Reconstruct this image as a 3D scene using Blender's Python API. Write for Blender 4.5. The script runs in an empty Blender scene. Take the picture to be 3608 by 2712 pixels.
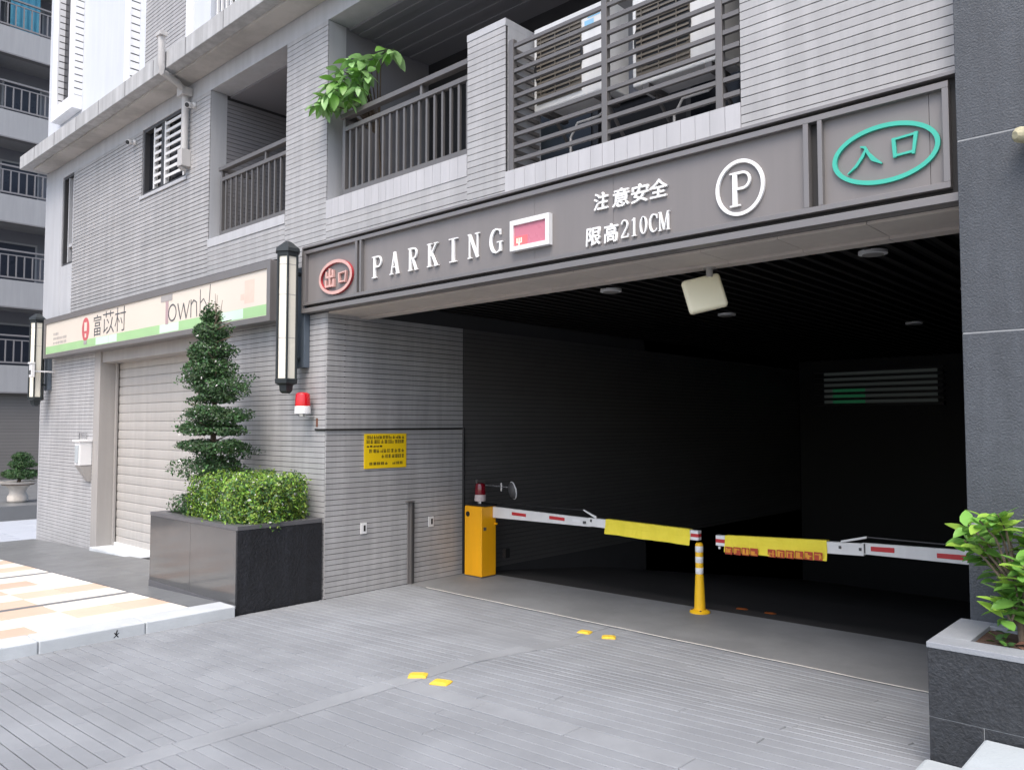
import bpy, math, random
import numpy as np
from mathutils import Vector, Matrix
random.seed(7)
rng = np.random.default_rng(7)
R = math.radians
scene = bpy.context.scene
COL = scene.collection

# ------------------------------------------------------------------ camera
cam_d = bpy.data.cameras.new('camera')
cam = bpy.data.objects.new('camera', cam_d)
COL.objects.link(cam)
cam.location = (7.688, -5.204, 1.95)
cam.rotation_euler = (R(90 + 2.886), 0, R(132.781 - 90))
cam_d.sensor_width = 36
cam_d.lens = 27.99
cam_d.clip_start = 0.05
cam_d.clip_end = 2000
scene.camera = cam
CAM = Vector(cam.location)

# ------------------------------------------------------------------ sky, sun, exposure
SUN_EL, SUN_AZ = 59, 298          # azimuth counter-clockwise from +X
world = bpy.data.worlds.new('World')
scene.world = world
world.use_nodes = True
wn = world.node_tree.nodes
bg = wn['Background']
sky = wn.new('ShaderNodeTexSky')
sky.sky_type = 'NISHITA'
sky.sun_disc = False
sky.sun_elevation = R(SUN_EL)
sky.sun_rotation = R(90 - SUN_AZ)
sky.air_density = 1.0
sky.dust_density = 3.8
sky.ozone_density = 0.6
world.node_tree.links.new(sky.outputs[0], bg.inputs[0])
bg.inputs[1].default_value = 0.14
sun_d = bpy.data.lights.new('sun', 'SUN')
sun_d.energy = 0.9
sun_d.angle = R(40)
sun_d.color = (1.0, 0.985, 0.96)
sun = bpy.data.objects.new('sun', sun_d)
COL.objects.link(sun)
sd = Vector((math.cos(R(SUN_AZ)) * math.cos(R(SUN_EL)), math.sin(R(SUN_AZ)) * math.cos(R(SUN_EL)), math.sin(R(SUN_EL))))
sun.rotation_euler = sd.to_track_quat('Z', 'Y').to_euler()
sun.location = (0, -20, 30)
vs = scene.view_settings
vs.view_transform = 'Standard'
vs.look = 'None'
vs.gamma = 1.0
vs.use_curve_mapping = False
vs.exposure = 1.17
scene.cycles.max_bounces = 8
scene.cycles.diffuse_bounces = 5

# ------------------------------------------------------------------ materials
MATS = {}
def mat(name, col, rough=0.6, var=0.06, scale=3.0, bump=0.0, bscale=120.0, metal=0.0, objvar=0.0, spec=0.5,
        streak=0.0, grain=0.0, gscale=300.0, tilevar=0.0, emit=None, estr=0.0, island=0.0, trans=0.0, blotch=0.0, hshift=0.0):
    m = bpy.data.materials.new(name)
    m.use_nodes = True
    nt = m.node_tree; N = nt.nodes; L = nt.links
    b = N['Principled BSDF']
    geo = N.new('ShaderNodeNewGeometry')
    val = None
    def add(sock, amp):
        nonlocal val
        mp = N.new('ShaderNodeMath'); mp.operation = 'MULTIPLY_ADD'
        L.new(sock, mp.inputs[0]); mp.inputs[1].default_value = 2 * amp; mp.inputs[2].default_value = 1 - amp
        if val is None: val = mp.outputs[0]
        else:
            q = N.new('ShaderNodeMath'); q.operation = 'MULTIPLY'
            L.new(val, q.inputs[0]); L.new(mp.outputs[0], q.inputs[1]); val = q.outputs[0]
    def noise(sc, det=4, vec=None, ro=0.55):
        n = N.new('ShaderNodeTexNoise'); n.inputs['Scale'].default_value = sc; n.inputs['Detail'].default_value = det
        n.inputs['Roughness'].default_value = ro
        L.new(vec if vec else geo.outputs['Position'], n.inputs['Vector']); return n.outputs[0]
    if var: add(noise(scale), var * 1.6)
    if grain: add(noise(gscale, 2), grain)
    if blotch:
        r = N.new('ShaderNodeMapRange'); r.inputs[1].default_value = 0.42; r.inputs[2].default_value = 0.62
        L.new(noise(1.1, 6, None, 0.62), r.inputs[0]); add(r.outputs[0], blotch)
    if streak:
        mpn = N.new('ShaderNodeMapping'); mpn.inputs['Scale'].default_value = (7, 7, 0.55)
        L.new(geo.outputs['Position'], mpn.inputs['Vector'])
        r = N.new('ShaderNodeMapRange'); r.inputs[1].default_value = 0.4; r.inputs[2].default_value = 0.7
        L.new(noise(1.0, 5, mpn.outputs[0], 0.65), r.inputs[0]); add(r.outputs[0], streak)
    if objvar:
        oi = N.new('ShaderNodeObjectInfo'); add(oi.outputs['Random'], objvar)
    if island: add(geo.outputs['Random Per Island'], island)
    if tilevar:
        sn = N.new('ShaderNodeVectorMath'); sn.operation = 'SNAP'; sn.inputs[1].default_value = (0.2405, 0.2405, 0.061)
        L.new(geo.outputs['Position'], sn.inputs[0])
        w = N.new('ShaderNodeTexWhiteNoise'); L.new(sn.outputs[0], w.inputs['Vector']); add(w.outputs['Value'], tilevar)
    if val is None: b.inputs['Base Color'].default_value = (*col, 1)
    else:
        h = N.new('ShaderNodeHueSaturation'); h.inputs['Color'].default_value = (*col, 1)
        L.new(val, h.inputs['Value'])
        if hshift:
            q = N.new('ShaderNodeMath'); q.operation = 'MULTIPLY_ADD'; q.inputs[1].default_value = hshift; q.inputs[2].default_value = 0.5 - hshift / 2
            L.new(geo.outputs['Random Per Island'], q.inputs[0]); L.new(q.outputs[0], h.inputs['Hue'])
        L.new(h.outputs[0], b.inputs['Base Color'])
    b.inputs['Roughness'].default_value = rough
    if rough < 0.7 and var:
        rr = N.new('ShaderNodeMath'); rr.operation = 'MULTIPLY_ADD'; rr.inputs[1].default_value = 0.22; rr.inputs[2].default_value = max(rough - 0.11, 0.02)
        L.new(noise(scale * 2.3), rr.inputs[0]); L.new(rr.outputs[0], b.inputs['Roughness'])
    b.inputs['Metallic'].default_value = metal
    b.inputs['Specular IOR Level'].default_value = spec
    if bump:
        bn = N.new('ShaderNodeBump'); bn.inputs['Strength'].default_value = bump; bn.inputs['Distance'].default_value = 0.01
        L.new(noise(bscale, 4), bn.inputs['Height']); L.new(bn.outputs[0], b.inputs['Normal'])
    if emit: b.inputs['Emission Color'].default_value = (*emit, 1); b.inputs['Emission Strength'].default_value = estr
    if trans:
        out = N['Material Output']; t = N.new('ShaderNodeBsdfTranslucent'); mx = N.new('ShaderNodeMixShader'); mx.inputs[0].default_value = trans
        src = b.inputs['Base Color'].links[0].from_socket if b.inputs['Base Color'].links else None
        if src: L.new(src, t.inputs[0])
        else: t.inputs[0].default_value = (*col, 1)
        L.new(b.outputs[0], mx.inputs[1]); L.new(t.outputs[0], mx.inputs[2]); L.new(mx.outputs[0], out.inputs[0])
    MATS[name] = m
    return m

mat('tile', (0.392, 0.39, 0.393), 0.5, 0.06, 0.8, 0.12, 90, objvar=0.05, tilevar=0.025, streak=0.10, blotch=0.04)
mat('tile_shaded', (0.105, 0.103, 0.102), 0.5, 0.05, 0.8, 0.12, 90, objvar=0.05, tilevar=0.035)  # wall tile darkened in its colour to paint the gloom deeper in the garage
mat('mortar', (0.05, 0.05, 0.053), 0.9, 0.1)
mat('plaster', (0.45, 0.46, 0.48), 0.75, 0.05, 1.5, 0.15, 60, streak=0.06)
mat('pale_wall', (0.58, 0.61, 0.66), 0.75, 0.04, 1.2, 0.1, 60, streak=0.03)
mat('plaster_warm', (0.34, 0.325, 0.31), 0.8, 0.05, 1.5, 0.15, 60, streak=0.05)
mat('slab', (0.43, 0.435, 0.44), 0.8, 0.07, 2.0, 0.3, 40, streak=0.16, blotch=0.05)
mat('soffit', (0.42, 0.405, 0.385), 0.85, 0.08, 2.2, 0.35, 30, blotch=0.14)
mat('white_trim', (0.78, 0.79, 0.81), 0.6, 0.03, 2, streak=0.05)
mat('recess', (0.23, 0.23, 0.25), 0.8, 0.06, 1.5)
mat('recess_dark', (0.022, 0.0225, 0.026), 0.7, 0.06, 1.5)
mat('recess_tile', (0.24, 0.237, 0.25), 0.6, 0.05, objvar=0.05, tilevar=0.03)
mat('rail', (0.15, 0.142, 0.138), 0.42, 0.07, 5, metal=0.25)
mat('sign_panel', (0.198, 0.184, 0.18), 0.45, 0.04, 0.9, streak=0.035)
mat('sign_frame', (0.205, 0.193, 0.19), 0.38, 0.05, 3, metal=0.3)
mat('sign_dark', (0.03, 0.028, 0.028), 0.6)
mat('white_letter', (0.86, 0.86, 0.85), 0.45, 0.02)
mat('green_letter', (0.05, 0.44, 0.33), 0.35, 0.05, 6)
mat('red_letter', (0.62, 0.38, 0.34), 0.4, 0.12, 9)
mat('red_edge', (0.42, 0.04, 0.05), 0.4, 0.1)
mat('lintel_stone', (0.52, 0.465, 0.42), 0.7, 0.06, 1.5, 0.1, 60, streak=0.04)
mat('shop_panel', (0.70, 0.63, 0.545), 0.35, 0.03, 1.0)
mat('shop_green', (0.36, 0.58, 0.29), 0.35, 0.04)
mat('shop_mint', (0.62, 0.80, 0.66), 0.35, 0.04)
mat('shop_red', (0.55, 0.12, 0.13), 0.4, 0.1, 8)
mat('shop_pink', (0.76, 0.56, 0.47), 0.4, 0.06, 8)
mat('shop_ink', (0.07, 0.075, 0.085), 0.5)
mat('shop_grey', (0.36, 0.34, 0.33), 0.5)
mat('shop_mauve', (0.42, 0.30, 0.31), 0.5)
mat('lamp_metal', (0.035, 0.042, 0.045), 0.45, 0.1, 8, metal=0.4)
mat('lamp_blue', (0.10, 0.125, 0.155), 0.5, 0.06, 4, metal=0.2)
mat('lamp_glass', (0.80, 0.77, 0.66), 0.25, 0.02)
mat('shutter', (0.44, 0.42, 0.395), 0.45, 0.03, 2, streak=0.06)
mat('yellow_paint', (0.90, 0.42, 0.008), 0.38, 0.05, 4, streak=0.04)
mat('yellow_plastic', (0.88, 0.52, 0.015), 0.45, 0.06, 9)
mat('yellow_cloth', (0.86, 0.72, 0.05), 0.7, 0.05, 5, 0.2, 40)
mat('notice_yellow', (0.88, 0.60, 0.008), 0.45, 0.04)
mat('black', (0.012, 0.012, 0.013), 0.5)
mat('ink', (0.02, 0.018, 0.015), 0.6, 0)
mat('red_print', (0.42, 0.055, 0.02), 0.6, 0.1, 30)
mat('orange_print', (0.72, 0.32, 0.03), 0.6, 0.1, 30)
mat('white_arm', (0.72, 0.72, 0.71), 0.4, 0.05, 6, streak=0.05)
mat('arm_red', (0.52, 0.03, 0.035), 0.35, 0.06, 20)
mat('reflect_white', (0.80, 0.80, 0.80), 0.35, 0.03)
mat('beacon_red', (0.58, 0.008, 0.015), 0.14, 0.08, 12, spec=0.7)
mat('beacon_dark', (0.16, 0.004, 0.012), 0.15, 0.08, 12, spec=0.7)
mat('white_plastic', (0.76, 0.76, 0.76), 0.4, 0.03)
mat('cream_plastic', (0.86, 0.80, 0.58), 0.45, 0.03)
mat('clear_plastic', (0.52, 0.45, 0.45), 0.2, 0.1, 20)
mat('chrome', (0.65, 0.65, 0.66), 0.22, 0.03, metal=0.9)
mat('mirror_back', (0.07, 0.07, 0.072), 0.4, 0.05)
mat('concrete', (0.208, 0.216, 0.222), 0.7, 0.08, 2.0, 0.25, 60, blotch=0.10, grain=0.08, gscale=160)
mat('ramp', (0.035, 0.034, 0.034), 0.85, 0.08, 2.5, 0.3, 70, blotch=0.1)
mat('joint_white', (0.78, 0.76, 0.72), 0.8, 0.2, 9)
mat('joint_dark', (0.03, 0.032, 0.036), 0.9, 0.1)
mat('paver', (0.24, 0.254, 0.272), 0.72, 0.04, 0.9, 0.2, 130, objvar=0.045, grain=0.06, gscale=220, blotch=0.09)
mat('paver_field', (0.24, 0.254, 0.272), 0.72, 0.04, 0.9, 0.2, 130, island=0.045, grain=0.06, gscale=220, blotch=0.09)
mat('border_stone', (0.258, 0.272, 0.29), 0.7, 0.06, 2, 0.2, 120, objvar=0.06, grain=0.08, blotch=0.1)
mat('kerb_stone', (0.50, 0.53, 0.55), 0.7, 0.06, 3, 0.25, 80, objvar=0.04, blotch=0.08)
mat('cream_tile', (0.80, 0.765, 0.70), 0.35, 0.04, 2.5, 0.05, 90, objvar=0.05)
mat('peach_tile', (0.68, 0.50, 0.385), 0.4, 0.06, 3, 0.05, 90, objvar=0.09)
mat('grey_slab', (0.165, 0.172, 0.178), 0.4, 0.07, 1.6, 0.06, 90, objvar=0.06, blotch=0.06)
mat('pale_slab', (0.43, 0.46, 0.51), 0.6, 0.05, 1.6, 0.1, 60, objvar=0.05)
mat('ground', (0.28, 0.28, 0.28), 0.9, 0.1, 0.4, 0.3, 30)
mat('granite_rough', (0.013, 0.014, 0.018), 0.6, 0.3, 12, 1.0, 45, grain=0.75, gscale=48, spec=0.45, streak=0.3)
mat('granite_polished', (0.088, 0.088, 0.089), 0.08, 0.05, 1.5, grain=0.10, gscale=260, blotch=0.05, spec=0.6)
mat('granite_cap', (0.10, 0.10, 0.108), 0.4, 0.08, 4, 0.2, 150, grain=0.2, gscale=260)
mat('granite_grey', (0.024, 0.027, 0.032), 0.6, 0.2, 9, 0.8, 70, grain=0.75, gscale=50, blotch=0.1)
mat('granite_light', (0.26, 0.275, 0.30), 0.6, 0.1, 5, 0.3, 110, grain=0.12, gscale=200)
mat('pillar_stone', (0.064, 0.072, 0.084), 0.6, 0.12, 14, 0.55, 90, grain=0.4, gscale=120, streak=0.12, blotch=0.05)
mat('mortar_light', (0.30, 0.31, 0.32), 0.85, 0.1)
mat('stone_white', (0.40, 0.44, 0.46), 0.7, 0.08, 4, 0.35, 70)
mat('soil', (0.09, 0.05, 0.033), 0.95, 0.3, 20, 0.8, 60)
mat('bark', (0.15, 0.115, 0.085), 0.9, 0.2, 25, 0.6, 80)
mat('leaf_dark', (0.038, 0.085, 0.033), 0.5, 0.25, 4, island=0.5, trans=0.18, hshift=0.05)
mat('leaf_mid', (0.062, 0.135, 0.04), 0.5, 0.2, 4, island=0.45, trans=0.22, hshift=0.05)
mat('leaf_bright', (0.27, 0.42, 0.065), 0.45, 0.2, 4, island=0.45, trans=0.3, hshift=0.06)
mat('leaf_lime', (0.30, 0.49, 0.075), 0.38, 0.12, 14, objvar=0.3, trans=0.35)
mat('leaf_green', (0.17, 0.37, 0.07), 0.38, 0.12, 14, objvar=0.32, trans=0.3)
mat('leaf_balcony', (0.30, 0.52, 0.20), 0.3, 0.15, 10, objvar=0.35, trans=0.3)
mat('blossom', (0.78, 0.76, 0.74), 0.7, 0.05)
mat('pane', (0.012, 0.013, 0.017), 0.16, 0.04, 1.5, spec=0.28)
mat('pane_blue', (0.035, 0.04, 0.055), 0.3, 0.06, 1.5, spec=0.25)
mat('window_frame', (0.05, 0.05, 0.053), 0.5, 0.06)
mat('ac_white', (0.74, 0.745, 0.74), 0.42, 0.03, 3, streak=0.05)
mat('ac_grille', (0.15, 0.132, 0.108), 0.6, 0.1, 8)
mat('ac_label', (0.28, 0.56, 0.78), 0.4, 0.05)
mat('pink_screen', (0.55, 0.18, 0.24), 0.3, 0.05, 3)
mat('red_screen', (0.72, 0.12, 0.13), 0.3, 0.04, 5, emit=(1.0, 0.12, 0.12), estr=0.25)
mat('led_glyph', (0.9, 0.5, 0.4), 0.4, 0, emit=(1.0, 0.55, 0.42), estr=0.5)
mat('far_wall', (0.315, 0.32, 0.328), 0.8, 0.05, 0.6, 0.1, 30, streak=0.05)
mat('far_recess', (0.16, 0.166, 0.19), 0.6, 0.08, 0.8)
mat('far_base', (0.155, 0.148, 0.142), 0.75, 0.06, 0.8, objvar=0.04)
mat('far_rail', (0.19, 0.185, 0.19), 0.5, 0.05)
mat('urn', (0.56, 0.52, 0.47), 0.8, 0.1, 6, 0.3, 60, streak=0.08)
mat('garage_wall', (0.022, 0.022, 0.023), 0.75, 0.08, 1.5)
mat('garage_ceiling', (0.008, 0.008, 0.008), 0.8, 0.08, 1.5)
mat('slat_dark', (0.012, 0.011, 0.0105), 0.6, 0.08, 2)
mat('downlight', (0.30, 0.29, 0.28), 0.4, 0.03)
mat('louvre_glow', (0.1, 0.1, 0.1), 0.6, 0, emit=(0.34, 0.40, 0.38), estr=0.016)
mat('louvre_green', (0.02, 0.1, 0.05), 0.6, 0, emit=(0.08, 0.55, 0.25), estr=0.03)
mat('weathered', (0.42, 0.39, 0.26), 0.8, 0.3, 25, 0.4, 60)
mat('rust', (0.16, 0.075, 0.05), 0.9, 0.3, 30)
mat('stud_yellow', (0.74, 0.50, 0.05), 0.5, 0.15, 40, 0.3, 150)
mat('stud_orange', (0.42, 0.11, 0.02), 0.5, 0.1)
mat('pvc', (0.50, 0.49, 0.48), 0.5, 0.05, 3, streak=0.06)

# ------------------------------------------------------------------ mesh builder
def wloc(o):
    v = Vector((0, 0, 0))
    while o: v += o.location; o = o.parent
    return v

class MB:
    def __init__(s): s.v = []; s.f = []; s.mi = []
    def poly(s, pts, m=0):
        n = len(s.v); s.v += [tuple(p) for p in pts]; s.f.append(tuple(range(n, n + len(pts)))); s.mi.append(m)
    def box(s, x0, x1, y0, y1, z0, z1, m=0):
        n = len(s.v)
        s.v += [(x0, y0, z0), (x1, y0, z0), (x1, y1, z0), (x0, y1, z0), (x0, y0, z1), (x1, y0, z1), (x1, y1, z1), (x0, y1, z1)]
        for f in ((0, 3, 2, 1), (4, 5, 6, 7), (0, 1, 5, 4), (1, 2, 6, 5), (2, 3, 7, 6), (3, 0, 4, 7)):
            s.f.append(tuple(n + i for i in f)); s.mi.append(m)
        return s
    def hexa(s, a, m=0):      # 8 corners, bottom ring ccw then top ring
        n = len(s.v); s.v += [tuple(p) for p in a]
        for f in ((0, 3, 2, 1), (4, 5, 6, 7), (0, 1, 5, 4), (1, 2, 6, 5), (2, 3, 7, 6), (3, 0, 4, 7)):
            s.f.append(tuple(n + i for i in f)); s.mi.append(m)
        return s
    def lathe(s, c, prof, n=20, ax='z', sx=1.0, phase=0.0, m=0):   # prof: (radius, height)
        b = len(s.v); c = Vector(c)
        for r, h in prof:
            for i in range(n):
                a = 2 * math.pi * i / n + phase
                p = (r * math.cos(a) * sx, r * math.sin(a), h)
                if ax == 'y': p = (p[0], -p[2], p[1])
                elif ax == 'x': p = (p[2], p[0], p[1])
                s.v.append(tuple(c + Vector(p)))
        k = len(prof)
        for j in range(k - 1):
            for i in range(n):
                i2 = (i + 1) % n
                s.f.append((b + j * n + i, b + j * n + i2, b + (j + 1) * n + i2, b + (j + 1) * n + i)); s.mi.append(m)
        s.f.append(tuple(b + i for i in reversed(range(n)))); s.mi.append(m)
        s.f.append(tuple(b + (k - 1) * n + i for i in range(n))); s.mi.append(m)
        return s
    def tube(s, pts, r, n=8, m=0):
        pts = [Vector(p) for p in pts]
        rs = r if isinstance(r, (list, tuple)) else [r] * len(pts)
        b = len(s.v)
        for i, p in enumerate(pts):
            d = (pts[min(i + 1, len(pts) - 1)] - pts[max(i - 1, 0)]).normalized()
            u = d.orthogonal().normalized() if abs(d.z) < 0.95 else Vector((1, 0, 0)).cross(d).normalized()
            if abs(d.z) < 0.95: u = d.cross(Vector((0, 0, 1))).normalized()
            w = d.cross(u).normalized()
            for k in range(n):
                a = 2 * math.pi * k / n
                s.v.append(tuple(p + u * math.cos(a) * rs[i] + w * math.sin(a) * rs[i]))
        for j in range(len(pts) - 1):
            for k in range(n):
                k2 = (k + 1) % n
                s.f.append((b + j * n + k, b + j * n + k2, b + (j + 1) * n + k2, b + (j + 1) * n + k)); s.mi.append(m)
        s.f.append(tuple(b + k for k in reversed(range(n)))); s.mi.append(m)
        s.f.append(tuple(b + (len(pts) - 1) * n + k for k in range(n))); s.mi.append(m)
        return s
    def ribbon(s, pts, w, Y, d, m=0):
        # strip in the XZ plane (pts are (x, z)), widths w, front at y=Y, depth d towards +y
        n0 = len(s.v); k = len(pts); ws = w if isinstance(w, (list, tuple)) else [w] * k
        P = [Vector((p[0], p[1])) for p in pts]
        for i in range(k):
            t = P[min(i + 1, k - 1)] - P[max(i - 1, 0)]
            t = t.normalized() if t.length else Vector((1, 0)); nn = Vector((-t.y, t.x)) * ws[i] / 2
            for y in (Y, Y + d):
                a = P[i] + nn; c = P[i] - nn
                s.v.append((a.x, y, a.y)); s.v.append((c.x, y, c.y))
        for i in range(k - 1):
            a = n0 + i * 4; b2 = a + 4
            s.f += [(a, a + 1, b2 + 1, b2), (a + 2, b2 + 2, b2 + 3, a + 3), (a, b2, b2 + 2, a + 2), (a + 1, a + 3, b2 + 3, b2 + 1)]; s.mi += [m] * 4
        e = n0 + (k - 1) * 4
        s.f += [(n0, n0 + 2, n0 + 3, n0 + 1), (e, e + 1, e + 3, e + 2)]; s.mi += [m] * 2
        return s
    def build(s, name, mats, parent=None, bevel=0.0, smooth=False, kind=None, seg=2):
        me = bpy.data.meshes.new(name)
        off = wloc(parent) if parent else Vector((0, 0, 0))
        me.from_pydata([(p[0] - off.x, p[1] - off.y, p[2] - off.z) for p in s.v], [], s.f)
        ml = mats if isinstance(mats, (list, tuple)) else [mats]
        for q in ml: me.materials.append(MATS[q])
        if len(ml) > 1: me.polygons.foreach_set('material_index', s.mi)
        if smooth: me.polygons.foreach_set('use_smooth', [True] * len(me.polygons))
        me.update()
        o = bpy.data.objects.new(name, me); COL.objects.link(o)
        if parent: o.parent = parent
        if bevel:
            bm = o.modifiers.new('bevel', 'BEVEL'); bm.width = bevel; bm.segments = seg; bm.limit_method = 'ANGLE'; bm.angle_limit = R(35)
            if not smooth: pass
        if smooth:
            me.set_sharp_from_angle(angle=R(38))
        if kind: o['kind'] = kind
        return o

def box(name, m, parent, x0, x1, y0, y1, z0, z1, bevel=0.0):
    return MB().box(x0, x1, y0, y1, z0, z1).build(name, m, parent, bevel)

def thing(name, label, cat, loc=(0, 0, 0), group=None):
    o = bpy.data.objects.new(name, None); COL.objects.link(o); o.empty_display_size = 0.1
    o.location = loc; o['label'] = label; o['category'] = cat
    if group: o['group'] = group
    return o
def tag(o, label, cat, group=None):
    o['label'] = label; o['category'] = cat
    if group: o['group'] = group
    return o
def structure(o, label=None, cat=None):
    o['kind'] = 'structure'
    if label: o['label'] = label
    if cat: o['category'] = cat
    return o
def inst(name, me, parent, loc, rot=None):
    o = bpy.data.objects.new(name, me); COL.objects.link(o); o.parent = parent
    o.location = Vector(loc) - (wloc(parent) if parent else Vector((0, 0, 0)))
    if rot: o.rotation_euler = rot
    return o

# ------------------------------------------------------------------ ground
def sstep(a, b, x):
    t = min(1, max(0, (x - a) / (b - a))); return t * t * (3 - 2 * t)
def gz(X, Y): return 0.04 * X * sstep(1.0, -1.0, Y) if False else 0.04 * X * (1 - sstep(-1.0, 1.0, Y))
def sz(X): return 0.10 + 0.038 * X      # pavement in front of the shop

g = MB()
for (x0, x1, y0, y1) in ((-500, 500, -500, 2.3), (-500, -0.5, 2.3, 30), (8.5, 500, 2.3, 30), (-500, 500, 30, 500)):
    g.poly([(x0, y0, -0.47), (x1, y0, -0.47), (x1, y1, -0.47), (x0, y1, -0.47)])
structure(g.build('ground', 'ground'), 'grey open ground running out beyond the buildings', 'ground')

# driveway bed (dark joints) and its pavers
JOINT_Y = 1.2
g = MB(); nx, ny = 34, 40
xs = np.linspace(-0.008, 17, nx); ys = np.linspace(-15, JOINT_Y, ny)
ys = np.concatenate([np.linspace(-15, -4.6, 8), np.linspace(-4.4, JOINT_Y, 34)]); ny = len(ys)
for j in range(ny - 1):
    for i in range(nx - 1):
        q = [(xs[i], ys[j]), (xs[i + 1], ys[j]), (xs[i + 1], ys[j + 1]), (xs[i], ys[j + 1])]
        g.poly([(x, y, gz(x, y) - 0.008) for x, y in q])
drive = structure(g.build('driveway', 'joint_dark'), 'blue-grey strip-paved driveway in front of the garage', 'driveway')
PITCH, GAP = 0.097, 0.0065
pav = []
BANDX = (3.07, 3.26); BANDY = (-1.62, -1.44)
def paver_rows(xa, xb, ya, yb, lens=(1.8, 2.4, 3.0)):
    n = int(round((yb - ya) / PITCH)); p = (yb - ya) / n
    for r in range(n):
        y = ya + (r + 0.5) * p
        x = xa; first = True
        while x < xb - 0.02:
            l = random.choice(lens) if not first else random.choice(lens) * random.choice((.35, .6, 1))
            first = False
            if x + l > xb - 0.15: l = xb - x
            gp = GAP if y < -0.5 else 0.0045
            pav.append((x + l / 2, y, l - gp, p - gp)); x += l
paver_rows(0.004, BANDX[0], BANDY[1], JOINT_Y - 0.02)
paver_rows(0.004, BANDX[0], -4.6, BANDY[1], (0.45, 0.6, 0.9))
paver_rows(BANDX[1], 9.0, BANDY[1], JOINT_Y - 0.02)
paver_rows(BANDX[1], 9.0, -4.6, BANDY[0])
def visible(p):
    v = Vector(p) - CAM; q = cam.rotation_euler.to_matrix().transposed() @ v
    if q.z > -0.3: return 0
    u = q.x / -q.z * 27.99 / 18; w = q.y / -q.z * 27.99 / 18
    if abs(u) > 1.02 or abs(w) > 0.78: return 0
    return 1 / (q.z * q.z) * abs(v.z) / v.length
score = []
for i, (x, y, l, w) in enumerate(pav):
    s = max(visible((x + k * l / 2, y, gz(x, y))) for k in (-1, 0, 1))
    if x > 6.44 and y > -0.85: s = 0
    score.append(s * l)
order = sorted(range(len(pav)), key=lambda i: -score[i])
single = set(i for i in order[:290] if score[i] > 0)
def paver_shape(l, w, t=0.03, c=0.0035):
    a = [(-l / 2, -w / 2), (l / 2, -w / 2), (l / 2, w / 2), (-l / 2, w / 2)]
    b = [(-l / 2 + c, -w / 2 + c), (l / 2 - c, -w / 2 + c), (l / 2 - c, w / 2 - c), (-l / 2 + c, w / 2 - c)]
    v = [(x, y, -t) for x, y in a] + [(x, y, -c) for x, y in a] + [(x, y, 0) for x, y in b]
    f = []
    for k in (0, 4):
        for i in range(4):
            f.append((k + i, k + (i + 1) % 4, k + 4 + (i + 1) % 4, k + 4 + i))
    f.append((8, 9, 10, 11)); return v, f
pm = {}
field = MB()
for i, (x, y, l, w) in enumerate(pav):
    dz = random.uniform(-0.0012, 0.0012)
    ry = -math.atan(gz(x + .1, y) - gz(x - .1, y)) * 0 - math.atan((gz(x + .1, y) - gz(x - .1, y)) / .2)
    rx = math.atan((gz(x, y + .1) - gz(x, y - .1)) / .2)
    if i in single:
        k = (round(l, 3), round(w, 3))
        if k not in pm:
            v, f = paver_shape(*k); me = bpy.data.meshes.new('paver'); me.from_pydata(v, [], f); me.materials.append(MATS['paver']); pm[k] = me
        inst('paver', pm[k], drive, (x, y, gz(x, y) + dz), (rx, ry, 0))
    elif x < 9:
        v, f = paver_shape(l, w); n = len(field.v); M = Matrix.Rotation(ry, 3, 'Y') @ Matrix.Rotation(rx, 3, 'X')
        for p in v:
            q = M @ Vector(p); field.v.append((q.x + x, q.y + y, q.z + gz(x, y) + dz))
        for ff in f: field.f.append(tuple(n + a for a in ff)); field.mi.append(0)
field.build('paver_field', 'paver_field', drive, kind='stuff')
def border(name, x0, x1, y0, y1):
    along = (x1 - x0) > (y1 - y0)
    p = x0 if along else y0; e = x1 if along else y1
    while p < e - 0.05:
        l = min(0.75, e - p)
        if along: cx, cy, lx, ly = p + l / 2, (y0 + y1) / 2, l - 0.005, y1 - y0 - 0.012
        else: cx, cy, lx, ly = (x0 + x1) / 2, p + l / 2, x1 - x0 - 0.012, l - 0.005
        k = ('b', round(lx, 3), round(ly, 3))
        if k not in pm:
            v, f = paver_shape(lx, ly); me = bpy.data.meshes.new('border_stone'); me.from_pydata(v, [], f); me.materials.append(MATS['border_stone']); pm[k] = me
        inst('border_stone', pm[k], drive, (cx, cy, gz(cx, cy) + 0.001), (math.atan((gz(cx, cy + .1) - gz(cx, cy - .1)) / .2), -math.atan((gz(cx + .1, cy) - gz(cx - .1, cy)) / .2), 0))
        p += l
border('border_stone', BANDX[0], BANDX[1], -4.6, JOINT_Y - 0.02)
border('border_stone', BANDX[1], 9.0, BANDY[0], BANDY[1])

# concrete apron, white joint line, ramp
CREST = 2.36
g = MB()
g.poly([(0, JOINT_Y, 0), (7.6, JOINT_Y, 0), (7.6, CREST + 0.3, 0.0), (0, CREST + 0.02, 0.0)])
g.poly([(0, JOINT_Y, -0.1), (7.6, JOINT_Y, -0.1), (7.6, JOINT_Y, 0), (0, JOINT_Y, 0)])
apron = structure(g.build('garage_floor', 'concrete'), 'smooth grey concrete apron inside the garage mouth', 'floor')
g = MB()
pts = [(JOINT_Y - 0.012, JOINT_Y + 0.016)]
for i in range(30):
    x0 = 0.35 + i * 7.2 / 30; x1 = x0 + 7.2 / 30
    j0 = 0.006 * math.sin(i * 1.7); j1 = 0.006 * math.sin((i + 1) * 1.7)
    g.poly([(x0, JOINT_Y - 0.006 + j0, 0.004), (x1, JOINT_Y - 0.006 + j1, 0.004), (x1, JOINT_Y + 0.014 + j1, 0.004), (x0, JOINT_Y + 0.014 + j0, 0.004)])
g.build('joint_line', 'joint_white', apron)
g = MB()
g.poly([(0, CREST + 0.02, 0), (7.6, CREST + 0.3, 0), (7.6, 5, -0.28), (0, 5, -0.28)])
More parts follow.
